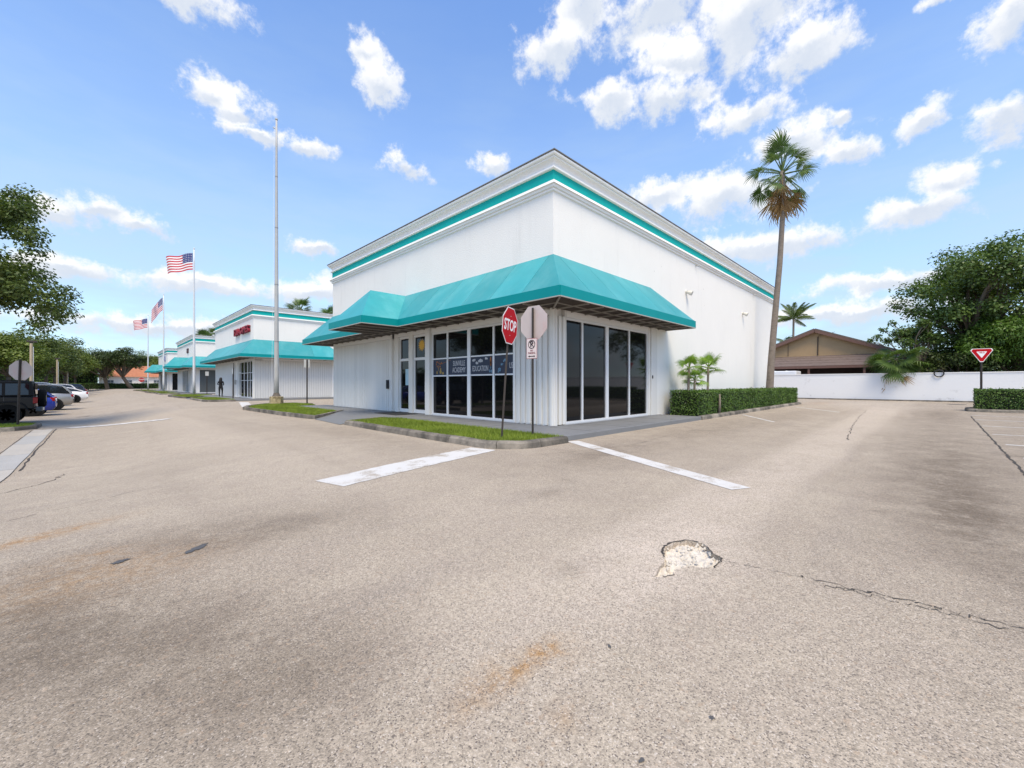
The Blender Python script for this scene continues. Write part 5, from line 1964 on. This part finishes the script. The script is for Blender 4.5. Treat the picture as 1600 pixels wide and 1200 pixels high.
def paint(name, c, metal=0.0):
    m = mat('paint_' + name, c, .28, 0, spec=.5, metal=metal)
    m.node_tree.nodes['Principled BSDF'].inputs['Coat Weight'].default_value = .6
    m.node_tree.nodes['Principled BSDF'].inputs['Coat Roughness'].default_value = .08
    return m


M_TYRE = mat('tyre_rubber', (.012, .012, .012), .9, spec=.12)
M_RIM = mat('alloy_rim', (.45, .45, .46), .3, metal=.8)
M_RIMB = mat('black_rim', (.10, .10, .105), .4)
M_TAIL = mat('tail_light', (.30, .012, .015), .2)
M_HEAD = mat('head_light', (.7, .7, .7), .1)
M_TRIMB = mat('black_trim', (.012, .012, .013), .6, spec=.2)


def lathe_y(mb, cx, cz, y0, prof, n=22):
    """ring profile (radius, y) turned about an axle along Y"""
    vs, fs = [], []
    for (r, y) in prof:
        for k in range(n):
            a = 2 * math.pi * k / n
            vs.append((cx + r * math.cos(a), y0 + y, cz + r * math.sin(a)))
    for i in range(len(prof) - 1):
        for k in range(n):
            k2 = (k + 1) % n
            fs.append((i * n + k, i * n + k2, (i + 1) * n + k2, (i + 1) * n + k))
    fs.append(tuple(range(n)))
    fs.append(tuple((len(prof) - 1) * n + k for k in range(n)))
    return mb.add(vs, fs)


def wheel(root, x, side, hw, r, w=.22, rim=None, spokes=5):
    y = side * (hw - w / 2 + .015)
    ty = lathe_y(MB(), x, r, y, [(r * .62, -w / 2), (r * .93, -w / 2), (r, -w / 2 + .035), (r, w / 2 - .035), (r * .93, w / 2), (r * .62, w / 2)]).build('wheel', M_TYRE, root)
    ry = y + side * (w / 2 - .03)
    lathe_y(MB(), x, r, ry, [(r * .64, -.02), (r * .64, .012), (r * .55, .012), (r * .52, -.01)]).build('rim', rim or M_RIM, ty)
    for k in range(spokes):
        a = 2 * math.pi * k / spokes + .3
        sp = MB()
        c, s = math.cos(a), math.sin(a)
        p0 = Vector((x, ry + side * .014, r))
        e = p0 + Vector((c, 0, s)) * r * .58
        t = Vector((-s, 0, c)) * r * .09
        q = Vector((0, side * .016, 0))
        sp.add([p0 - t, p0 + t, e + t * 1.4, e - t * 1.4, p0 - t + q, p0 + t + q, e + t * 1.4 + q, e - t * 1.4 + q], [(0, 1, 2, 3), (7, 6, 5, 4), (0, 4, 5, 1), (1, 5, 6, 2), (2, 6, 7, 3), (3, 7, 4, 0)])
        sp.build('spoke', rim or M_RIM, ty)
    return ty


def car(label, loc, body, roofline, hw, L, m, r=.33, wheels=(-.85, -3.55), cat='car', bed=None, tail=(.72, .92), lower=None, group='cars parked in a row'):
    """body: stations (x, bottom, belt, half-width factor); roofline: stations (x, top) of the cabin"""
    root = tag(empty('parked_car', loc), label, cat, group)
    prof_n = 12
    vs, fs = [], []
    for (x, zb, zt, k) in body:
        w = hw * k
        h = zt - zb
        half = [(w * .86, zb), (w * .96, zb + .05), (w, zb + h * .35), (w, zb + h * .62), (w * .97, zb + h * .88), (w * .90, zt)]
        for (y, z) in half:
            vs.append((x, -y, z))
        for (y, z) in reversed(half):
            vs.append((x, y, z))
    for i in range(len(body) - 1):
        for j in range(prof_n):
            j2 = (j + 1) % prof_n
            fs.append((i * prof_n + j, i * prof_n + j2, (i + 1) * prof_n + j2, (i + 1) * prof_n + j))
    fs.append(tuple(range(prof_n)))
    fs.append(tuple((len(body) - 1) * prof_n + j for j in range(prof_n - 1, -1, -1)))
    bo = MB().add(vs, fs).build('body', m, root, smooth=True, bevel=0)
    # wheel arches
    for wx in wheels:
        for s in (-1, 1):
            lathe_y(MB(), wx, r + .01, s * (hw - .01), [(r + .075, -.02), (r + .075, .012)]).build('wheel_arch', M_TRIMB, root)
            wheel(root, wx, s, hw + .012, r)

    def belt_at(x):
        for a, b in zip(body[:-1], body[1:]):
            if b[0] <= x <= a[0]:
                u = (x - a[0]) / (b[0] - a[0])
                return a[2] + (b[2] - a[2]) * u
        return body[-1][2]
    # cabin: glass loft, roof skin, pillars
    vs, fs = [], []
    for (x, zt) in roofline:
        zb = belt_at(x) - .03
        k = (zt - zb) / .6
        wt_, wb = hw * (.90 - .15 * k), hw * .90
        vs += [(x, -wb, zb), (x, -wt_, zt), (x, wt_, zt), (x, wb, zb)]
    nS = len(roofline)
    for i in range(nS - 1):
        for j in range(3):
            fs.append((i * 4 + j, i * 4 + j + 1, (i + 1) * 4 + j + 1, (i + 1) * 4 + j))
    fs.append((0, 3, 2, 1))
    fs.append(tuple((nS - 1) * 4 + j for j in range(4)))
    MB().add(vs, fs).build('window', M_CARGLASS, root)
    zmax = max(z for _, z in roofline)
    top = [(i, q) for i, q in enumerate(roofline) if q[1] > zmax - .14]
    rv_, rf_ = [], []
    for (i, (x, zt)) in top:
        rv_ += [(x, vs[i * 4 + 1][1] - .015, zt - .05), (x, vs[i * 4 + 1][1] + .04, zt + .018), (x, 0, zt + .035), (x, vs[i * 4 + 2][1] - .04, zt + .018), (x, vs[i * 4 + 2][1] + .015, zt - .05)]
    for i in range(len(top) - 1):
        for j in range(4):
            rf_.append((i * 5 + j, i * 5 + j + 1, (i + 1) * 5 + j + 1, (i + 1) * 5 + j))
    MB().add(rv_, rf_).build('roof', m, root, smooth=True)
    for s in (1, 2):
        for (i, j) in ((0, top[0][0]), (nS - 1, top[-1][0])):
            pb = Vector(vs[i * 4 + (0 if s == 1 else 3)])
            chain = [pb] + [Vector(vs[q * 4 + s]) for q in (range(i, j + 1) if i < j else range(i, j - 1, -1))]
            for a_, b_ in zip(chain[:-1], chain[1:]):
                if (a_ - b_).length > .03:
                    MB().bar(a_, b_, .07, .05).build('pillar', m, root)
        mid = top[len(top) // 2][0]
        MB().bar(vs[mid * 4 + (0 if s == 1 else 3)], vs[mid * 4 + s], .07, .04).build('pillar', m, root)
    zb0 = body[0][1]
    for s in (-1, 1):
        MB().box(-.16, .02, s * hw * .52, s * hw * .93, tail[0], tail[1]).build('tail_light', M_TAIL, root, bevel=.02)
        MB().box(-L - .01, -L + .25, s * hw * .45, s * hw * .85, .58, .72).build('headlight', M_HEAD, root, bevel=.02)
        mb = MB().box(roofline[-1][0] + .35, roofline[-1][0] + .50, s * (hw - .02), s * (hw + .17), belt_at(roofline[-1][0]) + .0, belt_at(roofline[-1][0]) + .14)
        mb.build('mirror', m, root, bevel=.03)
    MB().box(-.05, .035, -hw * .80, hw * .80, zb0 + .05, zb0 + .22).build('bumper', lower or m, root, bevel=.03)
    MB().box(-.03, .042, -.26, .26, tail[0] - .02, tail[0] + .12).build('number_plate', M_WHITE, root)
    if lower:
        for s in (-1, 1):
            MB().box(wheels[1] + .45, wheels[0] - .45, s * hw * .95, s * (hw + .02), .28, .46).build('sill_trim', lower, root)
    return root


SEDAN = [(.02, .42, .80, .86), (-.12, .30, 1.02, .95), (-.9, .24, 1.03, 1.0), (-2.2, .22, .96, 1.0), (-3.4, .22, .92, 1.0), (-4.1, .24, .80, .97), (-4.5, .32, .68, .86)]
SEDANR = [(-.35, 1.06), (-.95, 1.30), (-1.5, 1.40), (-2.1, 1.42), (-2.6, 1.36), (-3.45, .95)]
SUV = [(.02, .50, .90, .88), (-.10, .34, 1.10, .96), (-.9, .28, 1.10, 1.0), (-2.2, .26, 1.06, 1.0), (-3.4, .26, 1.02, 1.0), (-4.2, .28, .94, .97), (-4.55, .36, .78, .88)]
SUVR = [(-.12, 1.14), (-.45, 1.55), (-1.0, 1.66), (-2.0, 1.68), (-2.6, 1.60), (-3.35, 1.08)]
HATCH = [(.02, .44, .86, .86), (-.10, .30, 1.02, .95), (-.8, .24, 1.02, 1.0), (-2.0, .22, .97, 1.0), (-3.1, .22, .92, 1.0), (-3.8, .25, .80, .97), (-4.1, .32, .68, .88)]
HATCHR = [(-.12, 1.05), (-.55, 1.38), (-1.0, 1.46), (-1.9, 1.47), (-2.4, 1.40), (-3.15, .95)]
PICK = [(.02, .55, 1.05, .94), (-.10, .48, 1.08, .98), (-1.9, .42, 1.10, 1.0), (-3.2, .40, 1.12, 1.0), (-4.6, .42, 1.10, 1.0), (-5.4, .45, 1.02, .97), (-5.7, .52, .84, .90)]
PICKR = [(-1.85, 1.12), (-2.0, 1.75), (-2.5, 1.84), (-3.2, 1.84), (-3.6, 1.76), (-4.4, 1.14)]
car('dark blue compact car beside the black off-roader', (-10.2, 26.9, ZL), HATCH, HATCHR, .88, 4.1, paint('blue', (.012, .035, .30), .3), wheels=(-.75, -3.25), tail=(.78, .98))
car('silver grey crossover with black lower trim, third in the car row', (-9.7, 33.6, ZL), SUV, SUVR, .93, 4.55, paint('silver', (.34, .33, .31), .5), r=.36, lower=M_TRIMB, tail=(.86, 1.02), cat='car')
car('white sedan standing out of the car row into the lane', (-9.15, 48.3, ZL), SEDAN, SEDANR, .90, 4.5, paint('white', (.80, .80, .80)), tail=(.80, .94))
car('white hatchback half hidden behind the black off-roader', (-10.6, 30.2, ZL), HATCH, HATCHR, .88, 4.1, paint('white', (.80, .80, .80)), wheels=(-.75, -3.25), tail=(.78, .98))
car('silver pickup truck behind the white sedan', (-9.9, 55.5, ZL), PICK, PICKR, 1.0, 5.7, paint('pale_silver', (.50, .52, .55), .4), r=.40, wheels=(-1.15, -4.65), cat='truck', tail=(.80, 1.04))
car('white crossover with dark glass, fourth in the car row', (-10.3, 40.6, ZL), SUV, SUVR, .93, 4.55, paint('white', (.80, .80, .80)), r=.36, tail=(.86, 1.02))
car('pale grey sedan tucked in before the white sedan', (-10.6, 44.6, ZL), SEDAN, SEDANR, .90, 4.5, paint('pale_grey', (.42, .43, .44), .3), tail=(.80, .94))
car('dark grey sedan near the end of the car row', (-9.5, 74.0, ZL), SEDAN, SEDANR, .90, 4.5, paint('charcoal', (.03, .035, .045), .3), tail=(.80, .94))
car('white crossover between the pickup and the dark sedan', (-10.2, 64.0, ZL), SUV, SUVR, .93, 4.55, paint('white', (.80, .80, .80)), r=.36, tail=(.86, 1.02))
car('grey crossover at the far end of the car row', (-9.8, 84.0, ZL), SUV, SUVR, .93, 4.55, paint('grey', (.16, .17, .18), .4), r=.36, tail=(.86, 1.02))
car('maroon car at the far end of the car row', (-10.0, 94.0, ZL), SEDAN, SEDANR, .90, 4.5, paint('maroon', (.10, .012, .02), .3), tail=(.80, .94))

# --- the black off-roader
M_JK = paint('black', (.008, .009, .011))
jp = tag(empty('off_roader', (-10.45, 20.9, ZL)), 'black boxy off-roader with a spare wheel on its tailgate', 'car', 'cars parked in a row')
M_JK.node_tree.nodes['Principled BSDF'].inputs['Coat Weight'].default_value = .12
M_JK.node_tree.nodes['Principled BSDF'].inputs['Specular IOR Level'].default_value = .3
MB().box(-3.1, -.05, -.74, .74, .62, 1.18).build('tub', M_JK, jp, bevel=.05)
MB().box(-4.15, -3.11, -.62, .62, .66, 1.16).build('bonnet', M_JK, jp, bevel=.07)
ht = MB().add([(-2.75, -.73, 1.181), (-.06, -.73, 1.181), (-.06, .73, 1.181), (-2.75, .73, 1.181), (-2.45, -.66, 1.83), (-.14, -.66, 1.83), (-.14, .66, 1.83), (-2.45, .66, 1.83)],
              [(0, 3, 2, 1), (4, 5, 6, 7), (0, 1, 5, 4), (1, 2, 6, 5), (2, 3, 7, 6), (3, 0, 4, 7)]).build('hard_top', M_TRIMB, jp, bevel=.04)


def jside(s, x0, x1, z0, z1, e=.008):
    def yy(z):
        return s * (.73 - .07 * (z - 1.18) / .65 + e)
    sk = .10 if x0 < -2.3 else 0
    P = [(x0, yy(z0), z0), (x1, yy(z0), z0), (x1, yy(z1), z1), (x0 + sk, yy(z1), z1)]
    return MB().slab([Vector(p) for p in (P if s < 0 else P[::-1])], .006)


for s in (-1, 1):
    for (x0, x1) in ((-2.55, -1.75), (-1.65, -.95), (-.86, -.22)):
        jside(s, x0, x1, 1.24, 1.72).build('side_window', M_CARGLASS, ht)
    for wx in (-.82, -3.55):
        wheel(jp, wx, s, .86, .42, .27, M_RIMB, 8)
        fl = MB()
        pts = [(-.62, .50), (-.50, .78), (-.30, .93), (.30, .93), (.50, .78), (.62, .50)]
        for (a, b) in zip(pts[:-1], pts[1:]):
            fl.add([(wx + a[0], s * .70, a[1]), (wx + b[0], s * .70, b[1]), (wx + b[0], s * .90, b[1] - .02), (wx + a[0], s * .90, a[1] - .02), (wx + a[0], s * .70, a[1] + .05), (wx + b[0], s * .70, b[1] + .05), (wx + b[0], s * .90, b[1] + .03), (wx + a[0], s * .90, a[1] + .03)],
                   [(0, 1, 2, 3), (7, 6, 5, 4), (3, 2, 6, 7), (0, 4, 5, 1), (0, 3, 7, 4), (1, 5, 6, 2)])
        fl.build('fender_flare', M_TRIMB, jp)
    MB().box(-.10, .035, s * .60, s * .755, .86, 1.12).build('tail_light', M_TAIL, jp, bevel=.02)
    for dx in (-1.70, -.90):
        MB().box(dx - .006, dx + .006, s * .741, s * .748, .68, 1.17).build('door_joint', M_GAP, jp)
    for dx in (-1.80, -1.0):
        MB().box(dx - .12, dx, s * .742, s * .765, 1.02, 1.06).build('door_handle', M_TRIMB, jp)
    MB().box(-2.62, -2.45, s * .76, s * .95, 1.18, 1.36).build('mirror', M_TRIMB, jp, bevel=.03)
    MB().tube([(-4.17, s * .45, .92), (-4.12, s * .45, .92)], .10, 14).build('headlight', M_HEAD, jp)
MB().box(-.02, .16, -.78, .78, .52, .70).build('bumper', mat('grey_bumper', (.06, .07, .08), .5), jp, bevel=.03)
MB().box(-4.35, -4.15, -.70, .70, .50, .70).build('bumper', MATS['grey_bumper'], jp, bevel=.03)
MB().box(-.12, -.045, -.55, .55, 1.26, 1.72).build('rear_window', M_CARGLASS, ht)
sp = MB()
vs, fs = [], []
prof = [(.20, .02), (.34, .0), (.40, .04), (.405, .20), (.34, .25), (.20, .23)]
for (r_, x_) in prof:
    for k in range(24):
        a = 2 * math.pi * k / 24
        vs.append((.0 + x_, .08 + r_ * math.cos(a), 1.08 + r_ * math.sin(a)))
for i in range(len(prof) - 1):
    for k in range(24):
        k2 = (k + 1) % 24
        fs.append((i * 24 + k, i * 24 + k2, (i + 1) * 24 + k2, (i + 1) * 24 + k))
fs += [tuple(range(24)), tuple((len(prof) - 1) * 24 + k for k in range(24))]
spw = sp.add(vs, fs).build('spare_wheel', M_TYRE, jp)
MB().tube([(.225, .08, 1.08), (.245, .08, 1.08)], .17, 14).build('rim', M_RIMB, spw)
MB().box(-2.2, -.5, -.5, .5, 1.845, 1.87).build('roof_rack', M_TRIMB, jp)
MB().box(-1.75, -1.35, -.35, .0, 1.875, 1.95).build('rack_box', M_TRIMB, jp, bevel=.02)
MB().box(.162, .17, -.26, .26, .55, .67).build('number_plate', M_WHITE, jp)
MB().box(-3.2, -.6, -.5, .5, .35, .63).build('chassis', M_TRIMB, jp)

# ------------------------------------------------------------------ person on the walkway of the second building
M_BLACKCL = mat('black_clothes', (.012, .012, .014), .8, .2, 10)
M_SKIN = mat('skin', (.30, .17, .11), .55)
M_HAIR = mat('dark_hair', (.010, .008, .008), .5)
pr = tag(empty('person', (-.85, 37.0, .12), R_(150)), 'person in black with long dark hair standing before the second building', 'person')
J = {'pelvis': (0, 0, .90), 'waist': (0, .01, 1.05), 'chest': (0, 0, 1.25), 'neck': (0, .01, 1.42), 'headb': (0, -.005, 1.50), 'headt': (0, 0, 1.63)}
vs = [J['pelvis'], J['waist'], J['chest'], J['neck'], J['headb'], J['headt']]
rd_ = [(.155, .115), (.125, .095), (.165, .105), (.052, .052), (.085, .092), (.075, .085)]
es = [(0, 1), (1, 2), (2, 3), (3, 4), (4, 5)]
for s in (-1, 1):
    o = len(vs)
    vs += [(s * .10, 0, .80), (s * .11, -.01, .47), (s * .11, .02, .09), (s * .115, -.11, .04)]
    rd_ += [(.095, .095), (.060, .060), (.040, .042), (.035, .028)]
    es += [(0, o), (o, o + 1), (o + 1, o + 2), (o + 2, o + 3)]
    o = len(vs)
    vs += [(s * .17, 0, 1.36), (s * .235, .03, 1.10), (s * .13, -.17, 1.02), (s * .06, -.24, 1.05)]
    rd_ += [(.055, .055), (.042, .042), (.032, .032), (.026, .026)]
    es += [(2, o), (o, o + 1), (o + 1, o + 2), (o + 2, o + 3)]
pm = bpy.data.meshes.new('body')
pm.from_pydata(vs, es, [])
pm.materials.append(M_BLACKCL)
po = link('body', pm, pr)
md = po.modifiers.new('skin', 'SKIN')
if not pm.skin_vertices:
    pass
for k, (a, b_) in enumerate(rd_):
    pm.skin_vertices[0].data[k].radius = (a, b_)
pm.skin_vertices[0].data[0].use_root = True
md.use_smooth_shade = True
sb = po.modifiers.new('subd', 'SUBSURF')
sb.levels = sb.render_levels = 2


def blobby(name, m, rings, parent, n=14):
    b = MB()
    vs, fs = [], []
    for (x, y, z, rx, ry) in rings:
        for k in range(n):
            a = 2 * math.pi * k / n
            vs.append((x + rx * math.cos(a), y + ry * math.sin(a), z))
    for i in range(len(rings) - 1):
        for k in range(n):
            k2 = (k + 1) % n
            fs.append((i * n + k, i * n + k2, (i + 1) * n + k2, (i + 1) * n + k))
    fs += [tuple(range(n - 1, -1, -1)), tuple((len(rings) - 1) * n + k for k in range(n))]
    return b.add(vs, fs).build(name, m, parent, smooth=True)


blobby('hair', M_HAIR, [(0, .07, 1.12, .10, .04), (0, .075, 1.22, .14, .065), (0, .06, 1.36, .135, .085), (0, .03, 1.50, .118, .112), (0, .015, 1.60, .108, .115), (0, .01, 1.68, .075, .085), (0, .01, 1.71, .03, .035)], pr)
blobby('face', M_SKIN, [(0, -.055, 1.475, .035, .03), (0, -.06, 1.51, .062, .045), (0, -.065, 1.56, .072, .05), (0, -.06, 1.62, .07, .045)], pr)
for s in (-1, 1):
    hd = MB()
    hd.tube([(s * .07, -.23, 1.045), (s * .03, -.27, 1.06)], [.028, .026], 8)
    for k in range(4):
        hd.tube([(s * .035, -.262 - .004 * k, 1.03 + .016 * k), (s * .0, -.285, 1.03 + .016 * k), (-s * .02, -.27, 1.03 + .016 * k)], [.009, .008, .007], 6)
    hd.tube([(s * .06, -.25, 1.08), (s * .035, -.275, 1.105), (s * .015, -.28, 1.10)], [.010, .009, .008], 6)
    hd.build('hand', M_SKIN, pr, smooth=True)
